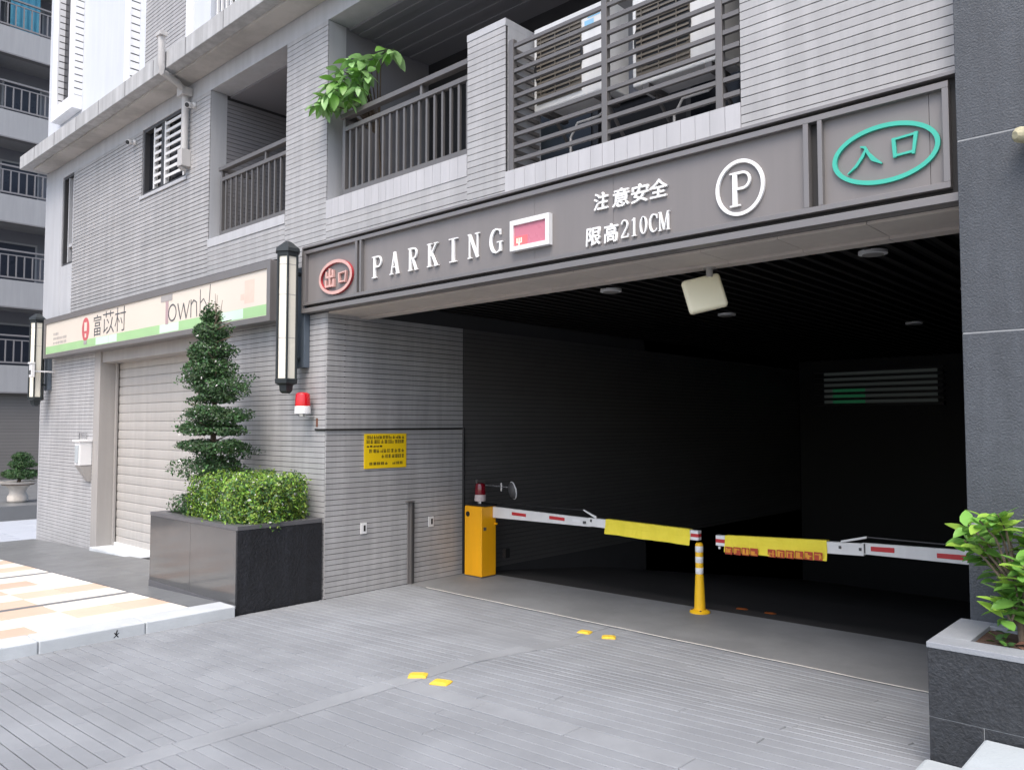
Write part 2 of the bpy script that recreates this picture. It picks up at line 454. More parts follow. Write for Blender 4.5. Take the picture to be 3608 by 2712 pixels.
g.poly([(0, 5, -0.28), (7.6, 5, -0.28), (7.6, 16, -2.1), (0, 16, -2.1)])
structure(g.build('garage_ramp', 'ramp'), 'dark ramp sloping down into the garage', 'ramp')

# pavement in front of the shop: bed, tiles, bands, slabs
g = MB()
g.poly([(-9.95, -15, sz(-9.95) - 0.012), (-0.02, -15, sz(0) - 0.012), (-0.02, 0.3, sz(0) - 0.012), (-9.95, 0.3, sz(-9.95) - 0.012)])
g.poly([(-9.95, -15, -0.6), (-9.95, -15, sz(-9.95) - 0.012), (-9.95, 0.3, sz(-9.95) - 0.012), (-9.95, 0.3, -0.6)])
walk = structure(g.build('sidewalk', 'joint_dark'), 'shop-front pavement of cream and peach tiles with grey bands', 'pavement')
tilt = -math.atan(0.038)
def slab_piece(name, m, x0, x1, y0, y1, parent, gap=0.004, dz=0.0):
    l, w = x1 - x0 - gap, y1 - y0 - gap
    k = (m, round(l, 3), round(w, 3))
    if k not in pm:
        v, f = paver_shape(l, w, 0.03, 0.002); me = bpy.data.meshes.new(name); me.from_pydata(v, [], f); me.materials.append(MATS[m]); pm[k] = me
    cx, cy = (x0 + x1) / 2, (y0 + y1) / 2
    inst(name, pm[k], parent, (cx, cy, sz(cx) + dz), (0, tilt, 0))
EDGE = -1.36
bx = [-0.28]
cols = []
x = -0.28
for band in (-1.80, -4.45, -7.10, -9.75):
    n = 3 if band == -1.80 else 5
    w = (x - band) / n
    for i in range(n): cols.append((x - (i + 1) * w, x - i * w, i))
    x = band - 0.13
    for j in range(5): slab_piece('band_slab', 'grey_slab', band - 0.13, band, EDGE - (j + 1) * 0.9, EDGE - j * 0.9, walk)
pat = random.Random(11)
for ci, (x0, x1, i) in enumerate(cols):
    for j in range(9):
        y1 = EDGE - 0.02 - j * 0.46
        peach = ((i + (j // 2)) % 2 == 1) and pat.random() < 0.9
        slab_piece('paving_tile', 'peach_tile' if peach else 'cream_tile', x0, x1, y1 - 0.46, y1, walk, 0.004, pat.uniform(-.0006, .0006))
for i in range(9):
    x1 = -0.02 - i * 1.1; x0 = max(x1 - 1.1, -9.93)
    slab_piece('granite_slab', 'grey_slab', x0, x1, EDGE, -0.72, walk)
    slab_piece('granite_slab', 'grey_slab', x0, x1, -0.72, -0.02, walk)
for i in range(9):     # kerb-side edging strip
    pass
g = bpy.data.objects.new('kerb', None); COL.objects.link(g); structure(g, 'pale stone kerb between driveway and tiled pavement', 'kerb')
me = None
y = -1.09
for i in range(14):
    l = 0.9
    o = MB().box(-0.275, 0.045, y - l + 0.005, y, -0.15, 0.112).build('kerb_stone', 'kerb_stone', g, 0.012)
    y -= l

gm = MB()
for (y0, z0, y1, z1) in ((-2.28, 0.02, -2.235, 0.06), (-2.275, 0.065, -2.24, 0.02), (-2.262, 0.045, -2.25, 0.085)):
    gm.poly([(0.0462, y0, z0), (0.0462, y0 + .012, z0), (0.0462, y1 + .012, z1), (0.0462, y1, z1)])
tag(gm.build('scuff_mark', 'black'), 'small black scuff mark on the face of the pale kerb', 'mark')
# far plaza beyond the corner
plz = MB(); plz.poly([(-40, -15, -0.44), (-9.97, -15, -0.44), (-9.97, 30, -0.44), (-40, 30, -0.44)])
plaza = structure(plz.build('plaza', 'joint_dark'), 'pale slab paving beyond the building corner', 'plaza')
ps = {}
for i in range(7):
    for j in range(9):
        x1 = -9.98 - i * 1.2; y0 = -3.0 + j * 0.9
        k = 'ps'
        if k not in ps:
            v, f = paver_shape(1.185, 0.89, 0.03, 0.003); me = bpy.data.meshes.new('plaza_slab'); me.from_pydata(v, [], f); me.materials.append(MATS['pale_slab']); ps[k] = me
        inst('plaza_slab', ps[k], plaza, (x1 - 0.6, y0, -0.425))
ledge = MB().box(-26, -15.0, -4, 12, -0.44, -0.06).build('raised_terrace', 'grey_slab', None, 0.01)
structure(ledge, 'low grey terrace carrying the stone urn', 'terrace')

# ------------------------------------------------------------------ near building
B = thing('apartment_building', 'grey strip-tiled apartment block over the garage mouth and shop', 'building')
CP = 0.061; CG = 0.007
strip_cache = {}
def tiled(name, x0, x1, z0, z1, back=0.25, label=None, stuff=False, m='tile', plane=0.0, CG=0.0065):
    """wall panel facing -Y: dark backing plus one strip per course"""
    w = box(name, 'mortar', B, x0, x1, plane + 0.009, plane + back, z0, z1)
    if label: w['label'] = label
    n = int((z1 - z0) / CP + 1e-6); p = (z1 - z0) / max(n, 1)
    if stuff:
        g = MB()
        for i in range(n): g.box(x0, x1, plane, plane + 0.02, z0 + i * p + CG / 2, z0 + (i + 1) * p - CG / 2)
        g.build('tile_courses', m, w, kind='stuff')
    else:
        k = (round(x1 - x0, 3), round(p, 4), m, CG)
        if k not in strip_cache:
            g = MB().box(0, x1 - x0, 0, 0.02, -p / 2 + CG / 2, p / 2 - CG / 2)
            me = bpy.data.meshes.new('tile_strip'); me.from_pydata(g.v, [], g.f); me.materials.append(MATS[m]); strip_cache[k] = me
        for i in range(n):
            inst('tile_strip', strip_cache[k], w, (x0, plane + random.uniform(-.0008, .0008), z0 + (i + .5) * p))
    return w
def plain(name, m, *a, bevel=0.004): return box(name, m, B, *a, bevel)

# lower floor, shop side
tiled('wall', -9.80, -6.985, -0.40, 3.24, stuff=True)
tiled('wall', -2.90, -0.0225, -0.15, 3.24)
tiled('wall', -0.93, -0.36, 3.24, 4.02)
plain('shutter_lintel', 'plaster_warm', -6.718, -3.052, 0.02, 0.45, 3.02, 3.238)
plain('sign_backing_wall', 'plaster', -9.80, -0.93, 0.012, 0.30, 3.243, 3.90)
plain('door_jamb', 'plaster_warm', -6.98, -6.72, -0.012, 0.40, -0.36, 3.235)
plain('door_jamb', 'plaster_warm', -3.05, -2.90, -0.012, 0.40, -0.06, 3.235)
plain('door_step', 'kerb_stone', -6.75, -3.0, -0.10, 0.40, -0.45, -0.10)
# side wall of building left end
plain('end_wall', 'plaster', -9.82, -9.80, 0.0, 12, -0.45, 14)
# upper-left wall with two windows
plain('corner_pier', 'plaster', -9.80, -8.86, -0.003, 0.30, 3.90, 6.68)
tiled('wall', -8.27, -2.93, 3.90, 5.60, CG=0.011)
tiled('wall', -8.27, -5.22, 5.60, 6.68, CG=0.011)
tiled('wall', -3.66, -2.93, 5.60, 6.68)
plain('wall_under_window', 'plaster', -8.86, -8.27, 0.0, 0.30, 3.90, 4.96)
plain('beam', 'plaster', -9.80, 7.9, 0.005, 0.35, 6.68, 6.96)
# parapets, column, pier, right-hand wall
tiled('wall', -2.93, -0.93, 3.90, 4.42)
plain('balcony_sill', 'plaster', -2.93, -0.93, -0.012, 0.25, 4.42, 4.54)
tiled('wall', -0.93, -0.05, 4.02, 6.68)
tiled('wall', -0.05, 2.29, 4.02, 4.32)
tiled('wall', 2.29, 2.79, 4.02, 5.62, back=0.49)
plain('pier_cap', 'plaster', 2.285, 2.795, -0.006, 0.50, 5.62, 5.69)
plain('pier_side', 'plaster', 2.79, 2.796, 0.03, 0.49, 4.02, 5.62, bevel=0)
def soldier(x0, x1, z0, z1):
    w = box('parapet_cap', 'mortar', B, x0, x1, 0.008, 0.30, z0, z1 - 0.01)
    n = int(round((x1 - x0) / 0.122)); p = (x1 - x0) / n
    me = None
    for i in range(n):
        if me is None:
            q = MB().box(0, p - 0.003, 0, 0.30, 0, z1 - z0); me = bpy.data.meshes.new('cap_tile'); me.from_pydata(q.v, [], q.f); me.materials.append(MATS['cap'])
        inst('cap_tile', me, w, (x0 + i * p, -0.006 + random.uniform(0, .001), z0))
mat('cap', (0.45, 0.45, 0.465), 0.6, 0.05, 1.5, objvar=0.05, streak=0.06)
soldier(-0.05, 2.29, 4.32, 4.535)
soldier(2.79, 5.10, 4.02, 4.25)
tiled('wall', 5.10, 6.52, 4.03, 5.72)
plain('wall_upper', 'plaster', 5.10, 7.9, 0.0, 0.3, 5.72, 6.68)
plain('wall', 'plaster', 6.52, 7.9, 0.02, 0.3, 4.03, 5.72)
plain('wall_return', 'plaster', -0.0495, -0.046, 0.012, 0.25, 4.54, 6.675, bevel=0)
plain('wall_return', 'plaster', -2.9295, -2.926, 0.012, 0.25, 4.545, 6.675, bevel=0)
plain('wall_return', 'plaster', 5.0965, 5.0995, 0.012, 0.25, 4.255, 5.715, bevel=0)
plain('wall_return', 'plaster', -5.2195, -5.216, 0.012, 0.25, 5.602, 6.675, bevel=0)
# projecting slab with its stained soffit
g = MB().box(-9.90, 8.2, -0.46, 0.30, 6.965, 7.215)
sl = g.build('floor_slab', 'slab', B, 0.008)
box('soffit', 'soffit', sl, -9.60, 8.1, -0.30, -0.001, 6.93, 6.966, 0.004)
g = MB()
for i in range(16):
    x = -9.0 + i * 1.05 + random.uniform(-.05, .05)
    g.box(x, x + 0.008, -0.4625, -0.455, 6.97, 7.21)
g.build('fascia_joint', 'mortar', sl)
for i in range(26):       # uneven pale render patches hanging off the slab edge
    pass
# upper storey
plain('upper_wall', 'pale_wall', -9.80, -5.20, 0.0, 0.3, 7.215, 14.0)
tiled('upper_wall_tiled', -5.20, -3.70, 7.215, 9.4, CG=0.011)
plain('upper_pier', 'white_trim', -3.70, -3.50, -0.03, 0.3, 7.215, 9.6)
plain('upper_pier', 'pale_wall', -3.50, -2.98, 0.0, 0.3, 7.215, 9.6)
plain('upper_recess_wall', 'recess', -2.98, 0.5, 1.2, 1.3, 7.215, 9.6)
plain('upper_parapet', 'plaster', -2.98, 0.5, 0.0, 0.2, 7.215, 7.30)
rl = bpy.data.objects.new('upper_railing', None); COL.objects.link(rl); rl.parent = B
for i in range(22): box('baluster', 'white_plastic', rl, -2.90 + i * 0.13, -2.87 + i * 0.13, 0.05, 0.08, 7.38, 8.25)
box('top_rail', 'rail', rl, -2.98, 0.4, 0.04, 0.09, 8.25, 8.31); box('bottom_rail', 'rail', rl, -2.98, 0.4, 0.045, 0.085, 7.34, 7.38)
# white bay frames with grooved reveals
def fin(x0, x1, y0, z0, z1):
    f = bpy.data.objects.new('bay_fin', None); COL.objects.link(f); f.parent = B
    box('fin_face', 'white_trim', f, x0, x1, y0, y0 + 0.03, z0, z1, 0.003)
    box('fin_core', 'mortar', f, x0 + 0.01, x1 - 0.012, y0 + 0.03, -0.001, z0, z1)
    n = int((z1 - z0) / 0.125); p = (z1 - z0) / n
    q = MB().box(0, x1 - x0, 0, -y0 - 0.032, -p / 2 + 0.011, p / 2 - 0.011)
    me = bpy.data.meshes.new('fin_slat'); me.from_pydata(q.v, [], q.f); me.materials.append(MATS['white_trim'])
    for i in range(n): inst('fin_slat', me, f, (x0, y0 + 0.03, z0 + (i + .5) * p))
fin(-9.09, -8.83, -0.17, 8.02, 11.6)
fin(-8.19, -7.97, -0.17, 8.02, 11.6)
fin(-5.61, -5.42, -0.17, 7.22, 11.6)
box('bay_sill', 'white_trim', B, -9.095, -7.965, -0.175, -0.002, 7.77, 8.02, 0.004)
wf = box('window', 'window_frame', B, -8.82, -8.20, -0.05, -0.002, 8.02, 11.6, 0.004)
box('pane', 'pane', wf, -8.76, -8.26, -0.065, -0.052, 8.08, 11.55)
# windows
def frame_window(x0, x1, z0, z1, name='window'):
    w = bpy.data.objects.new(name, None); COL.objects.link(w); w.parent = B
    t = 0.05
    g = MB().box(x0, x0 + t, 0.02, 0.12, z0, z1).box(x1 - t, x1, 0.02, 0.12, z0, z1).box(x0 + t, x1 - t, 0.02, 0.12, z1 - t, z1).box(x0 + t, x1 - t, 0.02, 0.12, z0, z0 + t)
    g.build('frame', 'window_frame', w, 0.003)
    box('pane', 'pane', w, x0 + t, x1 - t, 0.10, 0.11, z0 + t, z1 - t)
    return w
w1 = frame_window(-8.86, -8.27, 4.96, 6.68)
box('mullion', 'plaster', w1, -8.62, -8.59, 0.03, 0.10, 5.01, 6.63); box('inner_frame', 'plaster', w1, -8.42, -8.37, 0.04, 0.10, 5.35, 6.60); box('transom', 'plaster', w1, -8.59, -8.42, 0.04, 0.10, 5.30, 5.36)
plain('wall_return', 'plaster', -8.87, -8.26, 0.31, 0.35, 4.9, 6.7)
w2 = frame_window(-5.22, -3.66, 5.60, 6.68)
box('mullion', 'white_plastic', w2, -4.86, -4.82, 0.03, 0.09, 5.65, 6.63); box('mullion', 'window_frame', w2, -4.58, -4.46, 0.03, 0.095, 5.65, 6.63)
box('mullion', 'white_plastic', w2, -4.46, -4.42, 0.025, 0.09, 5.65, 6.63); box('mullion', 'white_plastic', w2, -3.82, -3.78, 0.025, 0.09, 5.65, 6.63)
for i in range(8):
    z = 5.74 + i * 0.118
    box('grille_bar', 'white_plastic', w2, -4.42, -3.82, 0.028, 0.045, z, z + 0.042); box('grille_bar', 'white_plastic', w2, -4.82, -4.58, 0.028, 0.045, z - 0.02, z + 0.022)
plain('window_sill', 'plaster', -5.26, -3.62, -0.02, 0.1, 5.545, 5.598)
plain('wall_return', 'recess', -5.3, -3.6, 0.26, 0.30, 5.5, 6.75)

# recessed balconies
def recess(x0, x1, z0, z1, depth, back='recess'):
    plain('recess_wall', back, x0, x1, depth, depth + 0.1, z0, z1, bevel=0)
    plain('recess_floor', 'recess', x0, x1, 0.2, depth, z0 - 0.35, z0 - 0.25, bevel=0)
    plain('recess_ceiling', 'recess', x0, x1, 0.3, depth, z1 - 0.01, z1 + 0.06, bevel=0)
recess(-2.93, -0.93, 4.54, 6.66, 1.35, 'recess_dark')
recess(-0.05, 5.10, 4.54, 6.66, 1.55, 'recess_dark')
for (xx, xd, yd) in ((-2.93, 1, 1.35),):
    w = plain('recess_side_wall', 'mortar', -3.02, -2.938, 0.25, 1.36, 4.2, 6.68, bevel=0)
    g = MB()
    for i in range(34): g.box(-2.95, -2.928, 0.02, 1.35, 4.54 + i * CP + CG / 2, 4.54 + (i + 1) * CP - CG / 2)
    g.build('tile_courses', 'recess_tile', w, kind='stuff')
plain('recess_side_wall', 'recess', -1.00, -0.93, 0.25, 1.36, 4.2, 6.68, bevel=0)
plain('recess_side_wall', 'recess', -0.12, -0.05, 0.25, 1.56, 4.2, 6.68, bevel=0)
plain('recess_side_wall', 'mortar', 5.10, 5.18, 0.3, 1.56, 4.0, 6.68, bevel=0)
for i in range(5):   # ridged balcony ceiling
    box('ceiling_batten', 'recess', B, -0.04, 5.09, 0.42 + i * 0.2, 0.50 + i * 0.2, 6.635, 6.652)
dr = box('glass_door', 'window_frame', B, 0.75, 2.75, 1.47, 1.545, 4.2, 6.35)
for i in range(2): box('pane', 'pane', dr, 0.81 + i * 0.96, 1.71 + i * 0.96, 1.455, 1.468, 4.25, 6.28)
plain('back_tiles', 'recess_tile', 2.95, 3.75, 1.50, 1.549, 5.3, 6.62)
dr = box('glass_door', 'window_frame', B, 3.80, 5.05, 1.47, 1.545, 4.25, 6.35)
box('pane', 'pane', dr, 3.86, 4.99, 1.455, 1.468, 4.3, 6.28)

def railing(x0, x1, zb, zt, n, y=0.06, left_return=True):
    r = bpy.data.objects.new('railing', None); COL.objects.link(r); r.parent = B
    box('top_rail', 'rail', r, x0 - 0.03, x1, y - 0.035, y + 0.045, zt - 0.055, zt, 0.004)
    box('middle_rail', 'rail', r, x0 + 0.05, x1, y - 0.02, y + 0.03, zt - 0.205, zt - 0.155, 0.003)
    box('bottom_rail', 'rail', r, x0 + 0.05, x1, y - 0.022, y + 0.032, zb + 0.01, zb + 0.065, 0.003)
    box('post', 'rail', r, x0, x0 + 0.05, y - 0.02, y + 0.03, zb - 0.05, zt - 0.055, 0.003)
    box('post', 'rail', r, (x0 + x1) / 2 + 0.3, (x0 + x1) / 2 + 0.335, y - 0.018, y + 0.028, zt - 0.155, zt - 0.055)
    box('foot', 'rail', r, (x0 + x1) / 2 + 0.05, (x0 + x1) / 2 + 0.085, y - 0.018, y + 0.028, zb - 0.06, zb + 0.01)
    p = (x1 - x0 - 0.06) / n
    q = MB().box(-0.014, 0.014, -0.013, 0.013, zb + 0.065, zt - 0.205); me = bpy.data.meshes.new('baluster'); me.from_pydata(q.v, [], q.f); me.materials.append(MATS['rail'])
    for i in range(n): inst('baluster', me, r, (x0 + 0.06 + (i + .55) * p, y + 0.005, 0))
    if left_return: box('rail_return', 'rail', r, x0 - 0.03, x0 + 0.02, y + 0.045, 0.55, zt - 0.055, zt)
    return r
railing(-2.68, -0.935, 4.55, 5.52, 12)
railing(0.20, 2.285, 4.545, 5.49, 17)
# ledge rail with horizontal bars for the condensers
r = bpy.data.objects.new('ledge_railing', None); COL.objects.link(r); r.parent = B
for x, zt in ((2.86, 5.46), (3.90, 5.46), (4.93, 5.46)): box('post', 'rail', r, x - 0.028, x + 0.028, 0.0, 0.05, 4.20, zt, 0.003)
for i in range(10):
    z = 4.335 + i * 0.118
    box('bar', 'rail', r, 2.89, 4.90 if i < 9 else 5.09, 0.005, 0.035, z - 0.017, z + 0.017, 0.002)
    box('bar', 'rail', r, 4.96, 5.09, 0.005, 0.035, z - 0.017, z + 0.017)
    box('side_bar', 'rail', r, 2.815, 2.84, 0.05, 0.42, z - 0.017, z + 0.017)

# roller shutter
sh = bpy.data.objects.new('roller_shutter', None); COL.objects.link(sh); sh.parent = B; sh.location = (-4.85, 0.30, 0)
n = 21; p = (3.05 + 0.10) / n
q = MB()
prof = [(0.012, 0.0), (0.012, 0.007), (-0.002, 0.008), (-0.007, p * 0.5), (-0.004, p - 0.02), (0.002, p - 0.004), (0.012, p)]
L2 = 1.86
for a, b in zip(prof[:-1], prof[1:]): q.poly([(-L2, a[0], a[1]), (L2, a[0], a[1]), (L2, b[0], b[1]), (-L2, b[0], b[1])])
me = bpy.data.meshes.new('slat'); me.from_pydata(q.v, [], q.f); me.materials.append(MATS['shutter'])
for i in range(n): inst('slat', me, sh, (-4.85, 0.30, -0.09 + i * p))
box('bottom_rail', 'white_trim', sh, -6.70, -3.02, 0.26, 0.31, -0.105, -0.05, 0.004)
box('guide', 'plaster_warm', sh, -6.72, -6.66, 0.24, 0.275, -0.10, 3.02, 0.003)
box('guide', 'plaster_warm', sh, -3.06, -3.0, 0.24, 0.275, -0.10, 3.02, 0.003)
box('shutter_backing', 'mortar', sh, -6.72, -3.0, 0.33, 0.40, -0.2, 3.05)

# garage interior: side wall tiled, then a shaded copy of the same tile
w = box('garage_side_wall', 'mortar', B, -0.25, -0.009, 0.26, 16, -2.4, 3.6)
n = 53; p = 3.24 / n
q = MB().box(-0.02, 0, 0, 2.135, -p / 2 + CG / 2, p / 2 - CG / 2)
me = bpy.data.meshes.new('tile_strip'); me.from_pydata(q.v, [], q.f); me.materials.append(MATS['tile'])
for i in range(n): inst('tile_strip', me, w, (random.uniform(-.0008, .0008), 0.003, (i + .5) * p))
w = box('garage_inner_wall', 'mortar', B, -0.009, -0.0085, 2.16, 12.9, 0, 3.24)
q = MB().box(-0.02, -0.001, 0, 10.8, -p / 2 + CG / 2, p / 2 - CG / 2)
me = bpy.data.meshes.new('tile_strip'); me.from_pydata(q.v, [], q.f); me.materials.append(MATS['tile_shaded'])
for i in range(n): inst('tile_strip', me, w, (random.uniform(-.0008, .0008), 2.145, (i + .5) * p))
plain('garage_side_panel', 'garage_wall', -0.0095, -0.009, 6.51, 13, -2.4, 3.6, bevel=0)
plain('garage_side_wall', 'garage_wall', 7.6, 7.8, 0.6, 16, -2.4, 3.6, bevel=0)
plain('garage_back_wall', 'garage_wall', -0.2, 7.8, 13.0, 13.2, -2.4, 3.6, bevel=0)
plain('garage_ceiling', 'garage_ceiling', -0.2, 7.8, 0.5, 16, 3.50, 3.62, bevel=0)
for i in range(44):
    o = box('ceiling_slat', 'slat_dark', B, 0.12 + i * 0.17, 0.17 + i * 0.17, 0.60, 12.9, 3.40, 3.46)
# stone-lined lintel underside
w = box('lintel', 'mortar', B, 0.0, 6.52, 0.012, 0.565, 3.245, 3.5)
for i in range(11):
    x0 = 0.002 + i * 0.594; x1 = min(x0 + 0.590, 6.52)
    box('lintel_panel', 'lintel_stone', w, x0, x1, 0.014, 0.44, 3.225, 3.246, 0.002)
    box('lintel_panel', 'lintel_stone', w, x0, x1, 0.443, 0.575, 3.205, 3.246, 0.002)
plain('wall_over_garage', 'plaster', -0.36, 7.9, 0.013, 0.30, 3.26, 4.018, bevel=0)
plain('roof_block', 'recess', -9.8, 7.9, 1.7, 1.8, 3.6, 14, bevel=0)
plain('roof_slab', 'plaster', -9.82, 7.9, 0.0, 12, 14.0, 14.2)
plain('upper_wall_right', 'plaster', 0.5, 7.9, 0.0, 0.3, 7.215, 14)
plain('upper_wall_band', 'plaster', -5.20, 0.5, 0.0, 0.3, 9.6, 14)
plain('room_back_wall', 'recess', -9.8, -3.05, 0.5, 0.6, -0.4, 7.0, bevel=0)
plain('shop_side_block', 'plaster', -2.9, -0.26, 0.30, 1.6, -0.2, 4.2, bevel=0)
# louvre window deep in the garage
lw = thing('louvre_window', 'dim slatted window with green glow at the back of the garage', 'window', (2.0, 12.9, 2.3))
box('glow_panel', 'louvre_glow', lw, 0.6, 2.95, 12.93, 12.96, 2.40, 3.18)
box('green_glow', 'louvre_green', lw, 0.8, 1.5, 12.91, 12.925, 2.42, 2.78)
for i in range(7): box('louvre', 'black', lw, 0.4, 3.1, 12.80, 12.90, 2.38 + i * 0.125, 2.435 + i * 0.125)

# stone pillar at the garage's right side
P = thing('stone_pillar', 'tall dark blue-grey split-stone pillar at the edge of the garage mouth', 'pillar', (7.3, 0.2, 0))
box('core', 'mortar_light', P, 6.509, 8.09, -0.1532, 0.6, -0.3, 9.0)
zz = [-0.3, 1.40, 2.47, 3.58, 4.70, 6.2, 8.99]
for a, b in zip(zz[:-1], zz[1:]):
    for (x0, x1) in ((6.505, 7.35), (7.36, 8.1)):
        box('stone_panel', 'pillar_stone', P, x0, x1, -0.155, 0.61, a + 0.003, b - 0.003, 0.004)

# ------------------------------------------------------------------ glyphs
def arc(cx, cy, rx, ry, a0, a1, n=10): return [(cx + rx * math.cos(R(a0 + (a1 - a0) * i / n)), cy + ry * math.sin(R(a0 + (a1 - a0) * i / n))) for i in range(n + 1)]
def S(*p): return list(p)
TH, TN, SF = 0.14, 0.07, 0.04     # thick, thin, serif (share of height)
GLY = {
 'P': [(S((.24, 0), (.24, 1)), TH * 1.0), (S((0, .025), (.5, .025)), SF), (S((0, .975), (.3, .975)), SF),
       (S((.24, .965), (.62, .965)) + arc(.62, .735, .32, .23, 90, -90, 10) + S((.24, .505)), TN)],
 'A': [(S((.16, 0), (.5, 1)), TN), (S((.5, 1), (.86, 0)), TH), (S((.26, .32), (.74, .32)), SF), (S((0, .022), (.34, .022)), SF), (S((.68, .022), (1.02, .022)), SF)],
 'R': [(S((.22, 0), (.22, 1)), TH), (S((0, .025), (.46, .025)), SF), (S((0, .975), (.3, .975)), SF),
       (S((.22, .965), (.58, .965)) + arc(.58, .75, .3, .215, 90, -90, 10) + S((.22, .535)), TN), (S((.48, .54), (.86, 0)), TH * .8), (S((.72, .022), (1.02, .022)), SF)],
 'K': [(S((.2, 0), (.2, 1)), TH), (S((0, .025), (.42, .025)), SF), (S((0, .975), (.42, .975)), SF), (S((.26, .42), (.82, .98)), TN * .8), (S((.42, .56), (.86, 0)), TH * .8), (S((.64, .975), (1, .975)), SF), (S((.66, .022), (1.05, .022)), SF)],
 'I': [(S((.5, 0), (.5, 1)), TH), (S((.15, .025), (.85, .025)), SF), (S((.1, .975), (.95, .975)), SF)],
 'N': [(S((.14, 0), (.14, 1)), TN * .8), (S((.14, .98), (.84, .02)), TH * .85), (S((.84, 0), (.84, 1)), TN * .8), (S((0, .022), (.34, .022)), SF), (S((0, .978), (.24, .978)), SF), (S((.64, .978), (1.02, .978)), SF)],
 'G': [(arc(.55, .5, .42, .46, 48, 312, 18), [TN * .7] * 3 + [TN] * 2 + [TH * .9] * 9 + [TN] * 2 + [TN * .7] * 3), (S((.84, .07), (.84, .44)), TH * .8), (S((.6, .44), (1.0, .44)), SF), (S((.84, .72), (.84, .94)), TN * .6)],
 '2': [(arc(.47, .72, .34, .25, 170, -40, 10) + S((.12, .06)), TN), (S((.1, .045), (.9, .045)), TN), (S((.88, .03), (.92, .22)), SF)],
 '1': [(S((.5, 0), (.5, 1)), TN * 1.3), (S((.2, .02), (.8, .02)), SF), (S((.24, .86), (.5, .97)), SF)],
 '0': [(arc(.5, .5, .34, .46, 90, 450, 20), [TN * .7] * 3 + [TN * 1.25] * 5 + [TN * .7] * 5 + [TN * 1.25] * 5 + [TN * .7] * 3)],
 'C': [(arc(.55, .5, .42, .46, 42, 318, 18), [TN * .7] * 4 + [TN * 1.4] * 11 + [TN * .7] * 4), (S((.86, .72), (.86, .95)), TN * .6)],
 'M': [(S((.12, 0), (.12, 1)), TN * .8), (S((.14, 1), (.5, .04)), TN * 1.2), (S((.5, .04), (.86, 1)), TN * .7), (S((.88, 0), (.88, 1)), TN * 1.3), (S((0, .022), (.28, .022)), SF), (S((.72, .022), (1.04, .022)), SF), (S((0, .978), (.2, .978)), SF), (S((.84, .978), (1.04, .978)), SF)],
 'T': [(S((.5, 0), (.5, 1)), .14), (S((.0, .93), (1, .93)), .16)],
 'ru': [([(.40, .98), (.52, .93), (.60, .70), (.74, .42), (.98, .18)], [.05, .10, .10, .17, .05]), ([(.55, .84), (.46, .60), (.28, .28), (.03, .02)], [.07, .12, .10, .03])],
 'kou': [([(.10, .92), (.14, .02)], [.17, .15]), ([(.06, .86), (.94, .93)], .10), ([(.92, 1.0), (.80, .02)], [.17, .12]), ([(.12, .10), (.84, .14)], .10)],
 'chu': [([(.5, 1), (.5, .02)], .13), ([(.16, .86), (.14, .55)], .12), ([(.84, .90), (.84, .50)], .12), ([(.10, .55), (.9, .55)], .10), ([(.08, .42), (.10, .03)], .12), ([(.92, .42), (.92, .0)], .12), ([(.06, .07), (.94, .07)], .10)],
}
def glyph(key, m, parent, x0, x1, z0, z1, Y, d=0.02, name='letter', edge=None):
    g = MB(); w, h = x1 - x0, z1 - z0
    for i, (pts, wd) in enumerate(GLY[key]):
        ww = [q * h for q in wd] if isinstance(wd, (list, tuple)) else wd * h
        g.ribbon([(x0 + x * w, z0 + y * h) for x, y in pts], ww, Y - d - i * 0.0005, d - 0.001)
    return g.build(name, m, parent)
def cjk(ch, m, parent, x0, x1, z0, z1, Y, d=0.02, bold=0.012, shear=0.0, name='letter'):
    cu = bpy.data.curves.new('glyph', 'FONT'); cu.body = ch; cu.extrude = 0.02; cu.offset = bold; cu.resolution_u = 3
    o = bpy.data.objects.new('glyph', cu); COL.objects.link(o)
    dg = bpy.context.evaluated_depsgraph_get(); me = bpy.data.meshes.new_from_object(o.evaluated_get(dg))
    bpy.data.objects.remove(o)
    n = len(me.vertices); c = np.empty(n * 3); me.vertices.foreach_get('co', c); c = c.reshape(-1, 3)
    lo, hi = c.min(0), c.max(0); off = wloc(parent)
    u = (c[:, 0] - lo[0]) / (hi[0] - lo[0]); v = (c[:, 1] - lo[1]) / (hi[1] - lo[1]); t = (c[:, 2] - lo[2]) / (hi[2] - lo[2])
    out = np.stack([x0 + (u + shear * (v - .5)) * (x1 - x0) - off.x, Y - t * d - off.y, z0 + v * (z1 - z0) - off.z], 1)
    me.vertices.foreach_set('co', out.ravel()); me.materials.clear(); me.materials.append(MATS[m]); me.update()
    q = bpy.data.objects.new(name, me); COL.objects.link(q); q.parent = parent
    return q
def ring(cx, cz, rx, rz, wd, Y, d, m, parent, name='ellipse', m2=None):
    g = MB(); n = 56; b = 0
    for i in range(n):
        a = 2 * math.pi * i / n; c, s = math.cos(a), math.sin(a)
        for (k, y) in ((0, Y - d), (-wd, Y - d), (0, Y), (-wd, Y)): g.v.append((cx + (rx + k) * c, y, cz + (rz + k) * s))
    for i in range(n):
        a = i * 4; b2 = ((i + 1) % n) * 4
        g.f += [(a, b2, b2 + 1, a + 1), (a, a + 2, b2 + 2, b2), (a + 1, b2 + 1, b2 + 3, a + 3)]; g.mi += [0, 1, 1]
    return g.build(name, [m, m2 or m], parent)

